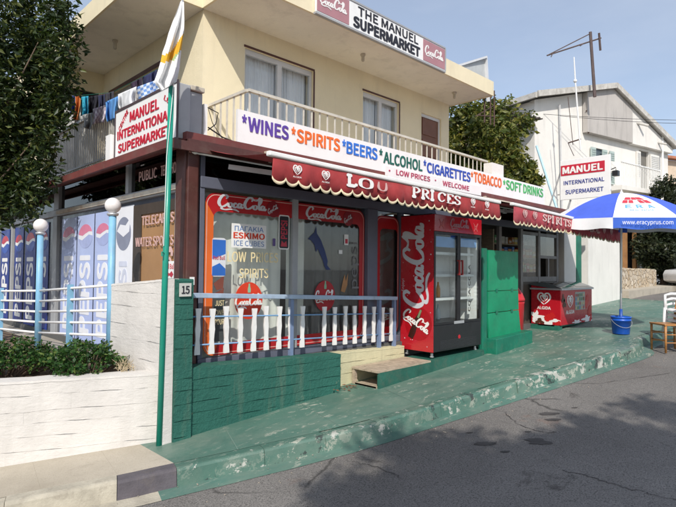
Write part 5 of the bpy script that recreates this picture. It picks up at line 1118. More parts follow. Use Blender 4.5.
for k in range(8):
    th0 = -78-45*0 + 45*k; wht = (k % 2 == 1)
    mb = MB(); NS, NT = 10, 8; vs = []
    for i in range(NS+1):
        s_ = i/NS
        for j in range(NT+1):
            t = j/NT; p = lerp(rimpt(th0, s_), rimpt(th0+45, s_), t); vs.append(p-axis*.0)
    mb.add(vs, [(i*(NT+1)+j, i*(NT+1)+j+1, (i+1)*(NT+1)+j+1, (i+1)*(NT+1)+j) for i in range(NS) for j in range(NT)])
    cn = mb.build('canopy_panel', PARW if wht else PARB, pa_, True)
    a, b = rimpt(th0), rimpt(th0+45); out = ((a+b)/2-apex); out.z = 0; out.normalize(); mb = MB(); vs = []; NV = 14
    rvv = random.Random(k)
    for j in range(NV+1):
        t = j/NV; p = lerp(a, b, t); fl_ = .5+.5*math.sin(t*9+k*2); e_ = lerp(p, apex, .0)
        dp = .185-.012*math.sin(t*6.28*1.5+k); bulge = .01+.045*math.sin(t*7+k)*.5
        end = math.sin(math.pi*t)**.3
        vs += [p, p+out*(.012+bulge*.4)*end+V((0, 0, -dp*.5)), p+out*(.02+bulge)*end+V((0, 0, -dp))]
    mb.add(vs, [(j*3+i, j*3+i+1, (j+1)*3+i+1, (j+1)*3+i) for j in range(NV) for i in range(2)])
    vl = mb.build('valance_panel', PARV if wht else PARW, pa_, True)
    if k == 1:
        c0 = lerp(a, b, .5); nn = (b-a).normalized(); up_ = (lerp(rimpt(th0, .5), rimpt(th0+45, .5), .5)-c0).normalized(); on = nn.cross(up_).normalized(); surf = lambda q, s_: lerp(rimpt(th0, s_), rimpt(th0+45, s_), q)
        def on_panel(mbx, body, q0, q1, s0, s1, bold):
            vs_, fs_, _ = textmesh(body, bold); mbx.add([surf(lerp(q0, q1, v.x), lerp(s0, s1, v.y))+on*(.004+.002*v.z) for v in vs_], fs_)
        for ch_, q_ in (('E', .27), ('R', .50), ('A', .73)):
            mb = MB(); on_panel(mb, ch_, q_-.065, q_+.065, .80, .715, .02); mb.build('lettering', M('light_blue_print', (.14, .40, .66), .6), cn)
        mb = MB(); on_panel(mb, 'REAL', .28, .46, .86, .835, .0); mb.build('lettering', M('light_blue_print', (.14, .40, .66), .6), cn)
        mb = MB(); on_panel(mb, 'ESTATE', .50, .72, .86, .835, .0); mb.build('lettering', M('light_blue_print', (.14, .40, .66), .6), cn)
        mb = MB()
        def strip(q0, q1, s0, s1, qa=None, qb=None):
            qa = q0 if qa is None else qa; qb = q1 if qb is None else qb; N = 5
            vs_ = [surf(lerp(q0, q1, i/N), s0)+on*.005 for i in range(N+1)]+[surf(lerp(qa, qb, i/N), s1)+on*.005 for i in range(N+1)]
            mb.add(vs_, [(i, i+1, N+2+i, N+1+i) for i in range(N)])
        strip(.26, .43, .46, .55, .20, .40); strip(.45, .55, .46, .55, .42, .58); strip(.57, .74, .46, .55, .60, .80)
        strip(.17, .30, .57, .66, .14, .275); strip(.33, .44, .57, .66, .30, .42); strip(.56, .67, .57, .66, .58, .70); strip(.70, .83, .57, .66, .725, .86)
        mb.build('roof_emblem', M('emblem_red', (.55, .04, .06), .5), cn)
        mv = MB(); vs_, fs_, _ = textmesh('www.eracyprus.com', .0); o_ = (b-a)
        mv.add([a+o_*lerp(.12, .88, v.x)+out*(.075+.001*v.z)+V((0, 0, lerp(-.135, -.065, v.y))) for v in vs_], fs_); mv.build('lettering', WHITET, vl)
    if k == 2:
        mv = MB(); vs_, fs_, _ = textmesh('www.eracyprus.com', .0); o_ = (b-a)
        mv.add([a+o_*lerp(.12, .88, v.x)+out*(.075+.001*v.z)+V((0, 0, lerp(-.135, -.075, v.y))) for v in vs_], fs_); mv.build('lettering', M('grey_blue_print', (.45, .52, .62), .6), vl)
mb = MB()
for k in range(8):
    th = -78+45*k; mb.tube([rimpt(th, s_)-axis*.012 for s_ in (0.03, .25, .5, .75, 1)], .004, 5)
mb.build('ribs', STEEL, pa_)
MB().lathe([(.03, -.02), (.03, .01), (.012, .03), (.012, .06)], apex, 10).build('finial', WHITE, pa_)

def frame_at(p, ang): return V((math.cos(R_(ang)), math.sin(R_(ang)), 0)), V((-math.sin(R_(ang)), math.cos(R_(ang)), 0))
# goods stacked on the floor behind the first shop window
# wooden chair: back leg pair to the right
def wooden_chair(base, ang):
    """ang: direction the chair faces"""
    f, s = frame_at(base, ang); B = V(base); P = lambda a, b, z: B+f*a+s*b+V((0, 0, z))
    ch = thing('wooden_chair', 'varnished wooden chair with a rush seat standing on the road edge', 'chair', base)
    for b in (-.19, .19):
        MB().tube([P(.19, b, 0), P(.19, b, .45)], [.017, .019], 10).build('leg', WOODC, ch, True)
        MB().tube([P(-.20, b, 0), P(-.19, b, .45), P(-.215, b*.98, .68), P(-.25, b*.96, .92)], [.017, .02, .019, .016], 10).build('leg', WOODC, ch, True)
    mb = MB(); mb.hexa([P(.215, -.215, .43), P(.215, .215, .43), P(-.20, .19, .43), P(-.20, -.19, .43), P(.215, -.215, .458), P(.215, .215, .458), P(-.20, .19, .458), P(-.20, -.19, .458)][:8]); mb.build('seat', WOODC, ch, bevel=.008)
    for z in (.16, .29):
        for a0, b0, a1, b1 in ((.19, -.19, -.195, -.19), (.19, .19, -.195, .19), (.19, -.19, .19, .19)):
            MB().tube([P(a0, b0, z+(.03 if a0 == a1 else 0)), P(a1, b1, z+(.03 if a0 == a1 else 0))], .010, 8).build('stretcher', WOODC, ch, True)
    for z in (.62, .76, .88):
        mb = MB(); a = -.205-(z-.62)*.13; N = 6; vs = []
        for i in range(N+1):
            b = lerp(-.19, .19, i/N); bo = -.02*math.sin(math.pi*i/N); vs += [P(a+bo, b, z-.025), P(a+bo, b, z+.03), P(a+bo-.012, b, z-.025), P(a+bo-.012, b, z+.03)]
        mb.add(vs, [(i*4+q0, i*4+q1, (i+1)*4+q1, (i+1)*4+q0) for i in range(N) for q0, q1 in ((0, 1), (1, 3), (3, 2), (2, 0))]); mb.build('back_slat', WOODC, ch)
    return ch
cz = lambda x, y: gz(x)-.15
wooden_chair((10.0, 2.46, cz(10.0, 2.46)), 136)
# stacked white plastic chairs
def plastic_chair(base, ang, label):
    f, s = frame_at(base, ang); B = V(base); P = lambda a, b, z: B+f*a+s*b+V((0, 0, z))
    ch = thing('plastic_chair', label, 'chair', base, 'stacked white plastic chairs')
    N = 8
    mb = MB(); vs = []
    for i in range(N+1):
        for j in range(N+1):
            a = lerp(.22, -.20, i/N); b = lerp(-.22, .22, j/N)*(1-.10*i/N); vs.append(P(a, b, .42-.02*math.sin(math.pi*j/N)-.02*i/N+(-.03 if i == 0 else 0)))
    mb.add(vs, [(i*(N+1)+j, i*(N+1)+j+1, (i+1)*(N+1)+j+1, (i+1)*(N+1)+j) for i in range(N) for j in range(N)]); o = mb.build('seat', PLASTW, ch, True); o.modifiers.new('thick', 'SOLIDIFY').thickness = .012
    mb = MB(); vs = []
    for i in range(N+1):
        for j in range(N+1):
            b = lerp(-.20, .20, j/N); z = lerp(.42, .80, i/N) - .05*(abs(b)/.2)**2*(i/N); vs.append(P(-.20-.10*i/N-.05*(1-(b/.2)**2), b, z))
    fs = [(i*(N+1)+j, i*(N+1)+j+1, (i+1)*(N+1)+j+1, (i+1)*(N+1)+j) for i in range(N) for j in range(N) if not (1 < i < N-1 and j in (1, 3, 4, 6) and False)]
    mb.add(vs, fs); o = mb.build('backrest', PLASTW, ch, True); o.modifiers.new('thick', 'SOLIDIFY').thickness = .012
    for b in (-1, 1):
        MB().tube([P(.22, b*.235, .40), P(.20, b*.26, .63), P(.10, b*.265, .655), P(-.16, b*.25, .645), P(-.27, b*.20, .66)], [.02, .022, .024, .022, .018], 8).build('armrest', PLASTW, ch, True)
        MB().tube([P(.25, b*.25, 0), P(.22, b*.23, .42)], [.02, .026], 8).build('leg', PLASTW, ch, True); MB().tube([P(-.27, b*.23, 0), P(-.20, b*.20, .42)], [.02, .026], 8).build('leg', PLASTW, ch, True)
    return ch
cx, cy = 10.30, 2.27
c0 = plastic_chair((cx, cy, cz(cx, cy)), 135, 'lowest white plastic chair of the stack behind the wooden chair')
for k, lab in enumerate(('second white plastic chair from the bottom of the stack', 'third white plastic chair from the bottom of the stack', 'topmost white plastic chair of the stack behind the wooden chair')):
    copytree(c0, (cx-.035*(k+1)*math.cos(R_(130))*-1, cy, cz(cx, cy)+.085*(k+1)), lab)

# ================================================================== HOUSE ON THE RIGHT
HO = V((19.2, 9, 0)); ha = R_(-12); hu = V((math.cos(ha), math.sin(ha), 0)); hn = V((-math.sin(ha), math.cos(ha), 0))
def H(s, t, z): return HO + hu*s + hn*t + V((0, 0, z))
class HB(MB):
    def hb(s, s0, s1, t0, t1, z0, z1): return s.hexa([H(s0, t0, z0), H(s1, t0, z0), H(s1, t1, z0), H(s0, t1, z0), H(s0, t0, z1), H(s1, t0, z1), H(s1, t1, z1), H(s0, t1, z1)])
hs_ = thing('gabled_house', 'white two storey house with a stained gable and shuttered upper balcony', 'house', H(5, .3, -.5))
ez, az, rz_, aS = 6.62, 7.93, 5.95, 5.13
mb = HB()
mb.hb(.2, 3.24, .3, .5, -.9, 5.8); mb.hb(3.24, 4.05, .3, .5, -.9, 5.8); mb.hb(5.05, 7.55, .3, .5, 2.2, 5.8); mb.hb(4.05, 5.05, .3, .5, -.9, 3.75); mb.hb(4.05, 5.05, .3, .5, 5.25, 5.8)
mb.hb(8.35, 10.1, .3, .5, -.9, 5.8); mb.hb(7.55, 8.35, .3, .5, 5.6, 5.8); mb.hb(7.55, 8.35, .3, .5, -.9, 3.75); mb.hb(5.05, 5.3, .3, .5, -.9, 2.2); mb.hb(.2, .4, .501, 9, -.9, 6.55); mb.hb(9.9, 10.1, .501, 9, -.9, 5.9); mb.hb(.4, 9.9, 3.0, 3.2, -.9, 5.8)
mb.build('wall', HOUSEW, hs_)
mb = HB(); mb.prism([(.2, 5.8), (3.24, 5.8), (3.24, lerp(ez, az, 3.0/4.93)-.02), (.2, ez-.04)], H(0, .5, 0), hu, ZA, .2); mb.build('wall', HOUSEW, hs_)
mb = HB(); mb.prism([(3.24, 5.75), (6.6, 5.75), (6.6, lerp(az, rz_, (6.6-aS)/5.1)-.03), (aS, az-.03), (3.24, lerp(ez, az, 3.0/4.93)-.03)], H(0, .28, 0), hu, ZA, .22); mb.build('gable_cladding', CLAD, hs_)
mb = HB(); mb.prism([(6.6, 5.72), (10.1, 5.72), (10.1, rz_-.01), (6.6, lerp(az, rz_, (6.6-aS)/5.1)-.03)], H(0, .28, 0), hu, ZA, .2); mb.build('gable_soffit_panel', HOUSEW, hs_)
mb = HB(); T0, T1 = -.05, 9.3
for (sa, za), (sb, zb_) in (((-.1, ez-.02), (aS, az)), ((aS, az), (10.35, rz_))):
    mb.hexa([H(sa, T0, za), H(sb, T0, zb_), H(sb, T1, zb_), H(sa, T1, za), H(sa, T0, za+.06), H(sb, T0, zb_+.06), H(sb, T1, zb_+.06), H(sa, T1, za+.06)])
rf = mb.build('roof', ROOFT, hs_)
mb = HB()
for (sa, za), (sb, zb_) in (((-.1, ez+.04), (aS, az+.06)), ((aS, az+.06), (10.35, rz_+.06))): mb.bar(H(sa, T0-.04, za), H(sb, T0-.04, zb_), .07, .22)
mb.bar(H(-.14, T0, ez+.0), H(-.14, T1, ez+.0), .10, .20); mb.build('bargeboard', ROOFT, rf)
mb = HB(); mb.tube([H(aS, T0-.05, az+.09), H(aS, T1, az+.09)], .09, 8); mb.build('ridge_tiles', RTILE, rf)
HB().tube([H(6.9, .2, 6.75), H(7.3, -.25, 6.55)], .06, 8).build('drain_stub', ROOFT, rf); HB().tube([H(8.7, .2, 6.1), H(8.95, -.2, 5.95)], .05, 8).build('drain_stub', ROOFT, rf)
mb = HB(); mb.bar(H(3.2, .1, 6.6), H(4.0, .1, 6.95), .04, .05); mb.bar(H(3.35, .1, 5.7), H(3.5, .1, 6.75), .05, .04); mb.bar(H(3.35, .1, 6.1), H(3.8, .1, 6.8), .03, .03); mb.build('iron_bracket', RUST, hs_)
# windows, shutters, door
f = HB().hb(4.05, 5.05, .38, .44, 3.75, 5.25); f = f.build('window', M('window_shade', (.10, .13, .15), .3), hs_)
for sx in (3.72, 5.08, 4.55):
    sh_ = HB(); w_ = .33
    sh_.hb(sx, sx+w_, .20, .25, 3.8, 5.22); o = sh_.build('shutter', M('shutter_green_grey', (.42, .50, .47), .6, .1, 4), hs_)
    sl = HB()
    for i in range(14): sl.hb(sx+.03, sx+w_-.03, .185, .199, 3.88+i*.093, 3.93+i*.093)
    sl.build('shutter_slats', M('shutter_slat', (.30, .37, .35), .6), o)
mb = HB(); mb.hb(4.45, 5.0, -.10, .27, 4.25, 4.68); mb.build('air_conditioner', HOUSEW, hs_)
HB().hb(7.55, 8.35, .40, .45, 3.75, 5.6).build('balcony_door', M('door_shade', (.16, .15, .13), .6), hs_)
for sx, w_ in ((7.25, .30), (8.4, .75)):
    o = HB().hb(sx, sx+w_, .22, .28, 4.3 if w_ > .5 else 3.8, 5.5); o = o.build('shutter', HOUSEW, hs_); sl = HB()
    for i in range(13): sl.hb(sx+.05, sx+w_-.05, .205, .219, 4.35+i*.085, 4.40+i*.085)
    sl.build('shutter_slats', M('pale_slat', (.55, .55, .53), .6), o)
mb = HB(); mb.hb(4.3, 7.3, -.75, .29, 3.38, 3.56); mb.build('balcony_slab', HOUSEW, hs_)
mb = HB(); mb.bar(H(4.3, -.72, 4.52), H(7.3, -.72, 4.45), .06, .05)
for i in range(24): mb.bar(H(4.34+i*.127, -.72, 3.56), H(4.34+i*.127, -.72, 4.5), .03, .02)
mb.build('balcony_railing', WHITE, hs_)
mb = HB(); mb.hexa([H(6.0, -1.5, 2.2), H(7.75, -.78, 2.2), H(7.75, -.68, 2.2), H(6.0, -1.4, 2.2), H(6.0, -1.5, 3.0), H(7.75, -.78, 4.45), H(7.75, -.68, 4.45), H(6.0, -1.4, 3.0)]); mb.build('stair_parapet', HOUSEW, hs_)
mb = HB(); mb.hb(7.75, 10.1, -.9, .29, 3.3, 3.55); mb.hb(8.6, 10.1, -.9, -.8, 3.55, 4.35); mb.build('terrace_parapet', HOUSEW, hs_)
mb = HB(); mb.tube([H(9.2, .1, 3.5), H(9.2, .1, 6.4)], .05, 8); mb.build('downpipe', WHITE, hs_)
mb = HB(); mb.hb(5.1, 7.6, -.35, .25, 1.86, 2.18); mb.build('veranda_beam', M('veranda_cream', (.55, .45, .30), .8, .15, 3), hs_)
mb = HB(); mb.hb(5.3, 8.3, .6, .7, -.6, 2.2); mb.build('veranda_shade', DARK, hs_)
for sx, w_ in ((5.35, .12), (6.1, .10), (6.9, .20)): HB().hb(sx, sx+w_, -.3, -.15, -.6, 1.86).build('veranda_post', M('ochre_post', (.30, .15, .06), .7, .2, 4), hs_)
HB().hb(5.75, 6.05, .1, .15, .1, 1.6).build('veranda_door', M('veranda_green', (.10, .19, .10), .6), hs_)
mb = HB(); mb.tube([H(1.6, .2, 6.6), H(1.7, .18, 3.2), H(1.75, .18, .5)], .035, 6); mb.build('downpipe', M('grey_pipe', (.55, .55, .55), .5), hs_)
pb_ = HB(); pb_.tube([ray(536.5, 146)*16.6, ray(558.5, 214)*15.4], .035, 8); tag(pb_.build('leaning_pipe', M('pale_blue_pipe', (.38, .58, .68), .5), loc=ray(558.5, 214)*15.4), 'pale blue pipe leaning in front of the white house wall', 'pipe')
gr_ = HB(); gr_.hb(-.75, -.1, .5, .55, 2.6, 2.66)
cs = thing('sheet_canopy', 'dark corrugated sheet canopy fixed to the side of the white house', 'canopy', H(-1.0, 2.0, 5.6))
mb = HB(); N = 30; vs = []
for i in range(N+1):
    s_ = -2.4+2.55*i/N; z = 5.72 + .03*math.sin(i*2.1)+.05*i/N
    vs += [H(s_, -.1, z), H(s_, 3.2, z+.25)]
mb.add(vs, [(2*i, 2*i+2, 2*i+3, 2*i+1) for i in range(N)]); o = mb.build('corrugated_sheet', M('dark_sheet', (.09, .075, .065), .8, .3, 4), cs); o.modifiers.new('thick', 'SOLIDIFY').thickness = .05
mb = HB()
for s_ in (-2.2, -1.1): mb.tube([H(s_, 0, 5.7), H(s_, 0, 1.0)], .045, 6)
mb.build('canopy_post', RUST, cs)
# antennas
an = thing('large_antenna', 'dark rooftop antenna with a long boom on a tall mast above the house gable', 'antenna', H(3.6, .2, 6.9))
D_ = 21.3; m0, m1 = ray(594.8, 97)*D_, ray(590.3, 32)*D_
MB().tube([m0, m1], [.065, .06], 8).build('mast', M('mast_brown', (.10, .07, .065), .6, .2, 5), an)
mb = MB(); mb.tube([ray(547, 55.5)*21.0, ray(601, 38)*21.4], .03, 6); mb.tube([ray(549, 54.5)*21.0, ray(590.5, 33.5)*21.3], .022, 6); mb.build('boom', M('mast_brown', (.1, .07, .065), .6), an)
MB().tube([ray(599, 33)*21.3, ray(600.4, 50.5)*21.4], .045, 6).build('element', M('mast_brown', (.1, .07, .065), .6), an)
mb = MB(); mb.tube([ray(553, 53)*21.0, ray(551, 57)*21.0], .02, 5); mb.tube([ray(583, 44)*21.2, ray(580, 46)*21.2], .02, 5); mb.build('dipole', M('mast_brown', (.1, .07, .065), .6), an)
an = thing('whip_antenna', 'thin white whip antenna standing against the left part of the house', 'antenna', ray(581, 150)*19.0)
MB().tube([ray(580.5, 150)*19.0, ray(575.3, 81)*19.0, ray(574, 57)*19.0], [.03, .026, .018], 7).build('whip', WHITE, an)
MB().ball(ray(575.2, 81)*19.0, .065, 12, 8).build('joint', WHITE, an, True)
mb = MB(); mb.tube([ray(568, 143)*19.2, ray(581, 139)*19.0], .025, 6); mb.tube([ray(568, 143)*19.2, ray(574, 156)*19.2], .012, 5); mb.tube([ray(568, 97)*19.2, ray(573, 145)*19.2], .012, 5); mb.build('stay_arm', RUST, an)
for k, (a, b, y0, y1, lab) in enumerate(((500, 720, 111, 121, 'upper thin overhead wire crossing in front of the house gable'), (560, 720, 116, 124, 'lower thin overhead wire crossing in front of the house gable'))):
    pts = [ray(lerp(a, b, i/12), lerp(y0, y1, i/12)+2.0*math.sin(math.pi*i/12))*lerp(20.6, 21.0, i/12) for i in range(13)]
    tag(MB().tube(pts, .009, 5).build('overhead_wire', BLACK, loc=pts[0]), lab, 'wire')
# far low roof and wall right of the house
fb = thing('far_cottage', 'low beige cottage wall with a tiled edge at the right frame side', 'house', (40, 9.5, 0))
mb = MB(); a = V((37, 10.6, 0)); b = V((44, 7.6, 0)); d_ = (b-a).normalized(); n_ = V((d_.y, -d_.x, 0))
mb.hexa([a+V((0, 0, -1)), b+V((0, 0, -1)), b-n_*5+V((0, 0, -1)), a-n_*5+V((0, 0, -1)), a+V((0, 0, 7.3)), b+V((0, 0, 7.3)), b-n_*5+V((0, 0, 7.3)), a-n_*5+V((0, 0, 7.3))]); mb.build('wall', M('cottage_beige', (.62, .50, .38), .9, .12, 2), fb)
mb = MB(); mb.bar(a+n_*.15+V((0, 0, 7.42)), b+n_*.15+V((0, 0, 7.42)), .5, .16); mb.build('roof_edge', RTILE, fb)
# stone wall and car across the side street
mb = MB(); sw0, sw1 = V((17.6, 6.15, 0)), V((24.2, 6.42, 0)); rr_ = random.Random(8); d_ = (sw1-sw0).normalized(); n_ = V((d_.y, -d_.x, 0)); N = 46; vs = []
for i in range(N+1):
    p = lerp(sw0, sw1, i/N); zt = .13+.02*math.sin(i*1.3)+rr_.uniform(-.02, .02); zb_ = gz(p.x)-.3
    vs += [p+V((0, 0, zb_)), p+n_*rr_.uniform(-.01, .02)+V((0, 0, (zb_+zt)/2)), p+V((0, 0, zt)), p-n_*.35+V((0, 0, zt)), p-n_*.35+V((0, 0, zb_))]
mb.add(vs, [(i*5+k, (i+1)*5+k, (i+1)*5+k+1, i*5+k+1) for i in range(N) for k in range(4)] + [(0, 1, 2, 3, 4), (N*5+4, N*5+3, N*5+2, N*5+1, N*5)])
tag(mb.build('stone_wall', STONE, loc=(22, 6.3, -.6)), 'low rubble stone wall across the side street in front of the dark bush', 'wall')
C0 = ray(688, 275)*20.2; C0.z = gz(C0.x)-.15
cf_ = rt; ci = fw
car = thing('parked_car', 'white car parked beside the stone wall at the right edge with a dark wheel', 'car', C0+cf_*1.9+ci*.8)
def CP(a, b, z): return C0+cf_*a+ci*b+V((0, 0, z))
prof = [(.02, .35), (0, .62), (.08, .78), (.95, .90), (1.5, 1.38), (2.9, 1.42), (3.5, .95), (3.85, .85), (3.9, .4), (3.6, .25), (.3, .25)]
mb = MB(); mb.prism(prof[::-1], CP(0, 0, 0), cf_, ZA, -1.6); mb.build('body', CARW, car, bevel=.05)
mb = MB(); mb.prism([(1.08, .93), (1.55, 1.32), (2.15, 1.34), (2.15, .93)], CP(0, -.004, 0), cf_, ZA, -.01); mb.prism([(2.22, .93), (2.22, 1.34), (2.85, 1.36), (3.3, .95)], CP(0, -.004, 0), cf_, ZA, -.01); mb.build('side_window', BLACK, car)
for a in (.56, 3.15):
    pts = []; mbw = MB(); c = CP(a, -.03, .31)
    for r, w0, w1, nm, mt in ((.32, .0, .2, 'tyre', RUBBER), (.19, -.012, .02, 'rim', STEEL)):
        mbw = MB(); ring_ = [c+cf_*r*math.cos(2*math.pi*i/24)+ZA*r*math.sin(2*math.pi*i/24) for i in range(24)]; A_ = [p+ci*w0 for p in ring_]; B_ = [p+ci*w1 for p in ring_]
        mbw.add(A_+B_, [tuple(range(24)), tuple(range(47, 23, -1))]+[(i, (i+1) % 24, 24+(i+1) % 24, 24+i) for i in range(24)])
        if nm == 'tyre': wh = mbw.build('wheel', mt, car)
        else: mbw.build(nm, mt, wh)
mb = MB(); mb.box(0, .001, 0, .001, 0, .001); mb = MB(); q = CP(.05, -.012, .66); mb.hexa([q, q+cf_*.2, q+cf_*.2+ci*.02, q+ci*.02, q+ZA*.1+cf_*.02, q+ZA*.1+cf_*.2, q+ZA*.1+cf_*.2+ci*.02, q+ZA*.1+cf_*.02+ci*.02]); mb.build('headlight', STEEL, car)

# ================================================================== LAUNDRY
rr_ = random.Random(15)
def cloth(nm, lab, cat, tl, tr, br, bl, X, m, grp=None, m2=None):
    N, K = 14, 12; vs = []; ph = rr_.uniform(0, 6)
    for i in range(K+1):
        for j in range(N+1):
            s_, t = j/N, i/K; p = lerp(lerp(V(tl), V(tr), s_), lerp(V(bl), V(br), s_), t); p.x += 1.0*math.sin(t*5+ph)*t
            vs.append(onX(p.x, p.y, X - (.02+.035*t)*math.sin(s_*8+ph+t) - .015*math.sin(s_*17+ph)))
    mb = MB(); mb.add(vs, [(i*(N+1)+j, i*(N+1)+j+1, (i+1)*(N+1)+j+1, (i+1)*(N+1)+j) for i in range(K) for j in range(N)])
    if m2:
        for k in range(len(mb.f)): i, j = divmod(k, N); mb.mi[k] = 1 if (i//2+j//2) % 2 else 0
    o = mb.build(nm, [m, m2] if m2 else m, None, True, loc=sum(vs[:N+1], V())/(N+1)); o.modifiers.new('thick', 'SOLIDIFY').thickness = .003
    tag(o, lab, cat, grp)
ln = MB(); ln.tube([onX(66, 97, 3.45), onX(112, 92.5, 3.45), onX(172, 62, 3.45)], .004, 5); tag(ln.build('washing_line', GPOLE, loc=onX(66, 97, 3.45)), 'thin green washing line strung along the side balcony', 'line')
K_ = lambda n, c: M(n, c, .9, .15, 8)
cloth('towel', 'royal blue cloth leftmost on the balcony washing line', 'laundry', (71, 96), (76, 95.5), (76, 114), (70.5, 115), 3.44, K_('cloth_blue', (.05, .09, .35)))
cloth('towel', 'rust orange towel hanging on the balcony washing line', 'laundry', (75.5, 95), (81, 95), (79.5, 120), (74, 120), 3.38, K_('cloth_orange', (.55, .17, .04)))
cloth('shirt', 'turquoise shirt hanging beside the orange towel', 'laundry', (81, 97), (88.5, 96), (88, 115.5), (80.5, 116), 3.42, K_('cloth_turquoise', (.04, .38, .55)))
cloth('trousers', 'black trousers hanging beside the turquoise shirt', 'laundry', (88.5, 97), (98, 95), (97, 118), (89, 117), 3.44, K_('cloth_black', (.02, .02, .03)))
cloth('shirt', 'dark navy shirt hanging in the middle of the line', 'laundry', (98, 95.5), (105.5, 94), (105, 116), (98, 117), 3.43, K_('cloth_navy', (.025, .03, .07)))
cloth('shirt', 'dark grey shirt hanging right of the navy shirt', 'laundry', (106, 93.5), (114, 91), (113.5, 112), (106, 114), 3.43, K_('cloth_dkgrey', (.05, .05, .065)))
cloth('shirt', 'dark plum shirt hanging near the balcony window', 'laundry', (131, 83), (142, 77.5), (142, 96), (132, 99), 3.43, K_('cloth_plum', (.04, .025, .05)))
cloth('trousers', 'dark indigo trousers hanging behind the checked cloth', 'laundry', (143, 77), (157, 69.5), (157, 92), (144, 95), 3.43, K_('cloth_indigo', (.03, .035, .10)))
cloth('shirt', 'grey shirt draped low over the balcony rail', 'laundry', (82.5, 115), (93, 112.5), (91, 130), (84, 127), 3.05, K_('cloth_grey', (.32, .33, .33)))
cloth('blouse', 'pale patterned blouse draped over the balcony rail', 'laundry', (93, 109), (106, 105), (105, 122), (93.5, 124.5), 3.05, K_('cloth_pale', (.60, .57, .60)), None, K_('cloth_pale2', (.38, .30, .38)))
cloth('shirt', 'sky blue shirt draped over the balcony rail', 'laundry', (105.5, 102), (118.5, 96), (117.5, 118), (107, 122), 3.05, K_('cloth_sky', (.10, .28, .60)))
cloth('sheet', 'white sheet draped over the balcony rail', 'laundry', (118, 94.5), (136.5, 86.5), (136, 103), (119, 109), 3.04, K_('cloth_white', (.74, .76, .78)))
cloth('tablecloth', 'blue and white checked cloth draped over the balcony rail', 'laundry', (137.5, 87), (159, 79), (159, 96), (138, 102), 3.03, K_('cloth_check', (.16, .30, .62)), None, K_('cloth_check2', (.62, .68, .76)))

# ================================================================== PLANTS
LEAFD = [leafmat('leaf_dark', (.018, .036, .010), .3), leafmat('leaf_mid', (.036, .060, .014), .35), leafmat('leaf_light', (.14, .165, .045), .4)]
LEAFC = [leafmat('citrus_dark', (.060, .085, .016), .3), leafmat('citrus_mid', (.15, .165, .036), .35), leafmat('citrus_light', (.31, .29, .075), .4)]
LEAFB = [leafmat('bush_dark', (.018, .028, .012), .25), leafmat('bush_mid', (.035, .046, .020), .3), leafmat('bush_light', (.070, .078, .035), .3)]
LEAFS = [leafmat('shrub_dark', (.022, .065, .014), .3), leafmat('shrub_mid', (.045, .115, .025), .35), leafmat('shrub_light', (.14, .20, .05), .4)]
def leaves(mb, rnd, c, rad, n, lsz, asp=.42, droop=.3, wts=(.45, .38, .17)):
    for _ in range(n):
        d = V((rnd.gauss(0, 1), rnd.gauss(0, 1), rnd.gauss(0, 1))); d *= min(1.6, 1.0)/max(d.length, .3)*rnd.random()**.45
        p = c + V((d.x*rad.x, d.y*rad.y, d.z*rad.z))
        a = V((rnd.gauss(0, 1), rnd.gauss(0, 1), rnd.gauss(0, .7)-droop)).normalized(); b = a.cross(V((rnd.gauss(0, 1), rnd.gauss(0, 1), rnd.gauss(0, 1)))).normalized(); nn = a.cross(b)
        l = lsz*rnd.uniform(.5, 1.5); w_ = l*asp*.5
        mb.m = 0 if rnd.random() < wts[0] else (1 if rnd.random() < wts[1]/(wts[1]+wts[2]) else 2)
        mb.add([p, p+a*l*.5+b*w_+nn*l*.06, p+a*l, p+a*l*.5-b*w_+nn*l*.06], [(0, 1, 2), (0, 2, 3)])
def tree(nm, lab, cat, base, crown, rad, ncl, nl, lsz, mats, seed, clr=.33, trunk_r=.12, extra=(), asp=.42, grp=None, cutfn=None, droop=.3, brp=.45):
    rnd = random.Random(seed); base, crown = V(base), V(crown); t = thing(nm, lab, cat, base, grp); lv = MB(); tr_ = MB(); cl = []
    for _ in range(ncl):
        d = V((rnd.gauss(0, 1), rnd.gauss(0, 1), rnd.gauss(0, 1))).normalized()*rnd.uniform(.35, 1.0)**.6
        cl.append((crown+V((d.x*rad.x, d.y*rad.y, d.z*rad.z)), rnd.uniform(.6, 1.25)))
    cl += [(V(e), .9) for e in extra]
    fork = lerp(base, crown, .45)+V((rnd.uniform(-.08, .08), rnd.uniform(-.08, .08), 0))
    tr_.tube([base-V((0, 0, .1)), lerp(base, fork, .5)+V((.03, -.02, 0)), fork], [trunk_r*1.2, trunk_r, trunk_r*.8], 9)
    for c, k in cl:
        if cutfn and cutfn(c): continue
        if rnd.random() < brp:
            m_ = lerp(fork, c, .5)+V((rnd.uniform(-.1, .1), rnd.uniform(-.1, .1), .08)); tr_.tube([fork, m_, c], [trunk_r*.45, trunk_r*.25, trunk_r*.08], 6)
        q = rad*clr*k; leaves(lv, rnd, c, V((q.x, q.y, q.z*.9)), int(nl*k*rnd.uniform(.6, 1.3)), lsz, asp, droop)
    tr_.build('trunk', BARK, t, True); lv.build('crown', mats, t); return t
cc = ray(-24, 78)*7.5
ex = [ray(x, y)*(d*1.17) for x, y, d in ((62, 18, 6.2), (70, 42, 6.3), (60, 60, 6.1), (50, 95, 6.2), (66, 78, 6.3), (46, 125, 6.1), (40, 160, 6.1), (25, 190, 6.2), (44, 172, 6.2), (10, 200, 6.2), (50, 30, 6.2), (58, 4, 6.3), (30, 200, 6.1), (60, 112, 6.2))]
tree('leafy_tree', 'dark leafy tree overhanging the left side of the picture', 'tree', (1.2, 8.2, -1.03), cc, V((1.05, 1.0, 2.05)), 150, 340, .090, LEAFD, 3, .25, .05, ex, .40, None, None, .3, .10)
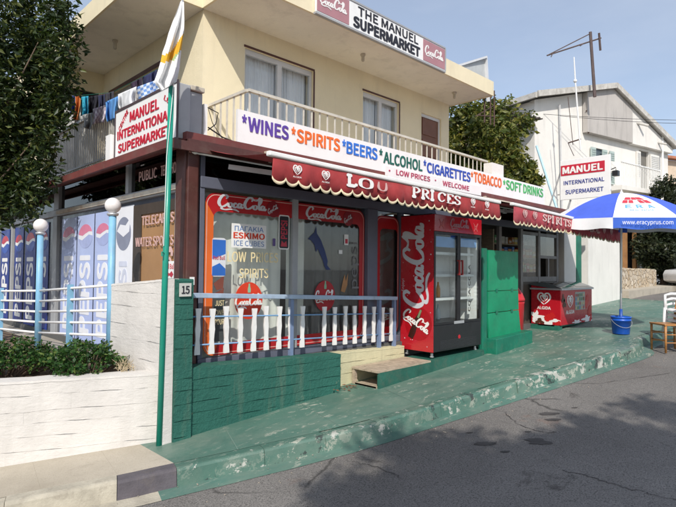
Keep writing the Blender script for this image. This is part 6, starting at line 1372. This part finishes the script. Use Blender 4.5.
tree('citrus_tree', 'tall yellowish green fruit tree between the shop and the white house', 'tree', (13.7, 8.3, -.95), (14.1, 8.35, 3.3), V((1.2, 1.15, 1.8)), 85, 190, .15, LEAFC, 5, .28, .12, [ray(x, y)*16 for x, y in ((470, 108), (500, 112), (520, 125), (462, 125), (515, 150), (528, 122), (488, 105), (455, 140), (455, 110))], .55, brp=.15)
tree('citrus_tree', 'smaller yellowish green fruit tree behind the soft drinks end of the banner', 'tree', (15.9, 8.2, -.9), (15.75, 8.0, 2.75), V((.80, .72, .66)), 40, 130, .14, LEAFC, 6, .32, .08, (), .55, brp=.15)
tree('dark_bush', 'dense dark green bush behind the stone wall at the right edge', 'bush', (25.9, 6.6, -.55), (25.7, 6.45, 1.75), V((1.4, 1.0, 2.05)), 110, 260, .17, LEAFB, 8, .28, .14, (), .45, brp=.1)
def shrub(lab, c, rad, n, seed):
    rnd = random.Random(seed); c = V(c); t = thing('shrub', lab, 'shrub', (c.x, c.y, -1.03), 'shrubs in the white planter'); lv = MB(); st = MB()
    for i in range(n):
        a = rnd.uniform(0, 6.283); r = rnd.random()**.6; p = V((c.x+rad.x*r*math.cos(a), c.y+rad.y*r*math.sin(a), c.z+rad.z*(1-r*r*.6)*rnd.uniform(.35, 1.0)))
        st.tube([V((c.x+(p.x-c.x)*.5, c.y+(p.y-c.y)*.5, -1.03)), p], [.007, .003], 4); leaves(lv, rnd, p, V((.065, .065, .06)), 34, .036, .62, .0)
    st.build('stems', BARK, t); lv.build('foliage', LEAFS, t)
shrub('low leafy green shrub in the planter next to the tall white wall', (1.88, 5.40, -1.03), V((.34, .30, .34)), 85, 1)
shrub('low leafy green shrub at the left frame edge of the planter', (1.28, 5.85, -1.03), V((.56, .34, .35)), 130, 2)
mb = MB(); rr_ = random.Random(31)
for i in range(40):
    p = V((2.12+rr_.uniform(-.05, .08), 5.12+rr_.uniform(-.12, .12), -.98)); q = p+V((rr_.uniform(-.1, .1), rr_.uniform(-.1, .1), rr_.uniform(.02, .16))); mb.tube([p, lerp(p, q, .5)+V((.01, 0, .02)), q], [.003, .0025, .001], 4)
tag(mb.build('dry_twigs', M('dry_twig', (.42, .34, .22), .9), loc=(2.12, 5.12, -1.0)), 'tuft of dry pale twigs beside the shrub at the white wall', 'twigs', kind='stuff')
# trees on the near side of the road (behind the viewer) that shade the carriageway
def shade(px, py, h):      # crown position whose shadow falls where the photo shows it
    r = ray(px, py); d = 5.0
    for _ in range(100): p = r*d; d = .5*d+.5*((gz(p.x)-.15)/r.z)
    p = r*d; return p + SUNDIR*(1.5*h/SUNDIR.z)
ROADTREE = [shade(x, y, h) for x, y, h in ((560, 480, 4.4), (640, 455, 4.6), (690, 420, 4.8), (480, 498, 4.4), (400, 505, 4.3), (600, 520, 4.2), (520, 462, 4.6), (700, 480, 4.6), (450, 480, 4.4), (350, 512, 4.3), (655, 500, 4.3), (745, 425, 4.8), (600, 470, 4.4), (430, 455, 4.6), (500, 475, 4.4), (560, 500, 4.4), (620, 485, 4.5), (660, 470, 4.6), (520, 505, 4.3), (440, 512, 4.3), (640, 440, 4.6), (600, 452, 4.5))]
t = thing('roadside_tree', 'broad roadside tree behind the viewer casting the shadow on the road', 'tree', (.6, -4.6, -1.75)); lv, tb = MB(), MB(); rnd = random.Random(77)
fork = V((.4, -4.4, 2.2)); tb.tube([V((.6, -4.6, -1.95)), V((.52, -4.55, .2)), fork], [.20, .16, .13], 10)
for c in ROADTREE:
    tb.tube([fork, lerp(fork, c, .5)+V((0, 0, .2)), c], [.07, .04, .015], 6)
    for k in range(3): leaves(lv, rnd, c+V((rnd.uniform(-.35, .35), rnd.uniform(-.35, .35), rnd.uniform(-.3, .3))), V((.42, .42, .28)), 250, .13, .5)
tb.build('trunk', BARK, t, True); lv.build('crown', LEAFD, t)

# oil spots and seams on the carriageway
def onroad(px, py):
    r = ray(px, py); d = 5.0
    for _ in range(120): p = r*d; d = .5*d+.5*((gz(p.x)-.15)/r.z)
    return r*d
mb = MB(); rr_ = random.Random(44)
for px, py, rx in ((549, 414, .16), (553, 420, .12), (485, 444, .15), (534, 440, .13), (541, 443, .16), (528, 432, .05), (505, 452, .06), (575, 408, .05), (470, 433, .05)):
    c = onroad(px, py); n = 18
    vs = [c+V((.716, -.698, .0458))*(rx*.8*rr_.uniform(.7, 1.1)*math.cos(2*math.pi*k/n))+V((.698, .716, .0447))*(rx*.32*rr_.uniform(.7, 1.1)*math.sin(2*math.pi*k/n))+V((0, 0, .005)) for k in range(n)]
    mb.add(vs, [tuple(range(n))])
struct('oil_stain', mb, M('oil_black', (.062, .056, .054), .6, .3, 9))
mb = MB()
for pts in (((476, 405), (505, 412), (518, 425), (545, 433), (560, 432)), ((560, 470), (590, 477), (625, 488), (676, 500), (720, 512)), ((352, 462), (380, 468), (405, 480)), ((500, 376), (540, 382), (600, 384), (676, 372))):
    P = [onroad(*q)+V((0, 0, .0045)) for q in pts]; S = []
    for a, b in zip(P, P[1:]):
        for k in range(10): S.append(lerp(a, b, k/10)+V((rr_.uniform(-.02, .02), rr_.uniform(-.02, .02), 0)))
    for a, b in zip(S, S[1:]):
        d_ = (b-a).normalized(); q = V((d_.y, -d_.x, 0))*rr_.uniform(.0015, .006); mb.add([a-q, a+q, b+q, b-q], [(0, 1, 2, 3)])
struct('road_crack', mb, M('crack_dark', (.07, .063, .06), .95))
# grit and litter gathered along the gutter
mb = MB()
for i in range(420):
    k = rr_.randrange(30, len(KP)-60); o_ = rr_.uniform(.03, .55)**1.3; p = KP[k]+KN[k]*o_; z = gz(p.x)-.15+.016 if o_ < .19 else gz(p.x)-.148
    s_ = rr_.uniform(.003, .010); c = V((p.x, p.y, z)); mb.add([c+V((s_, 0, 0)), c+V((-s_*.6, s_*.8, 0)), c+V((-s_*.5, -s_*.9, 0)), c+V((0, 0, s_*.9))], [(0, 1, 3), (1, 2, 3), (2, 0, 3)])
o = mb.build('gutter_grit', M('grit', (.30, .26, .21), .95, .4, 30)); tag(o, 'small grit and crumbs scattered along the kerb gutter', 'grit', kind='stuff')
# ------------------------------------------------------------------ lift everything so that the road under the camera is near height zero
for o in list(scn.objects):
    if o.parent is None and o.type != 'LIGHT': o.location.z += LIFT
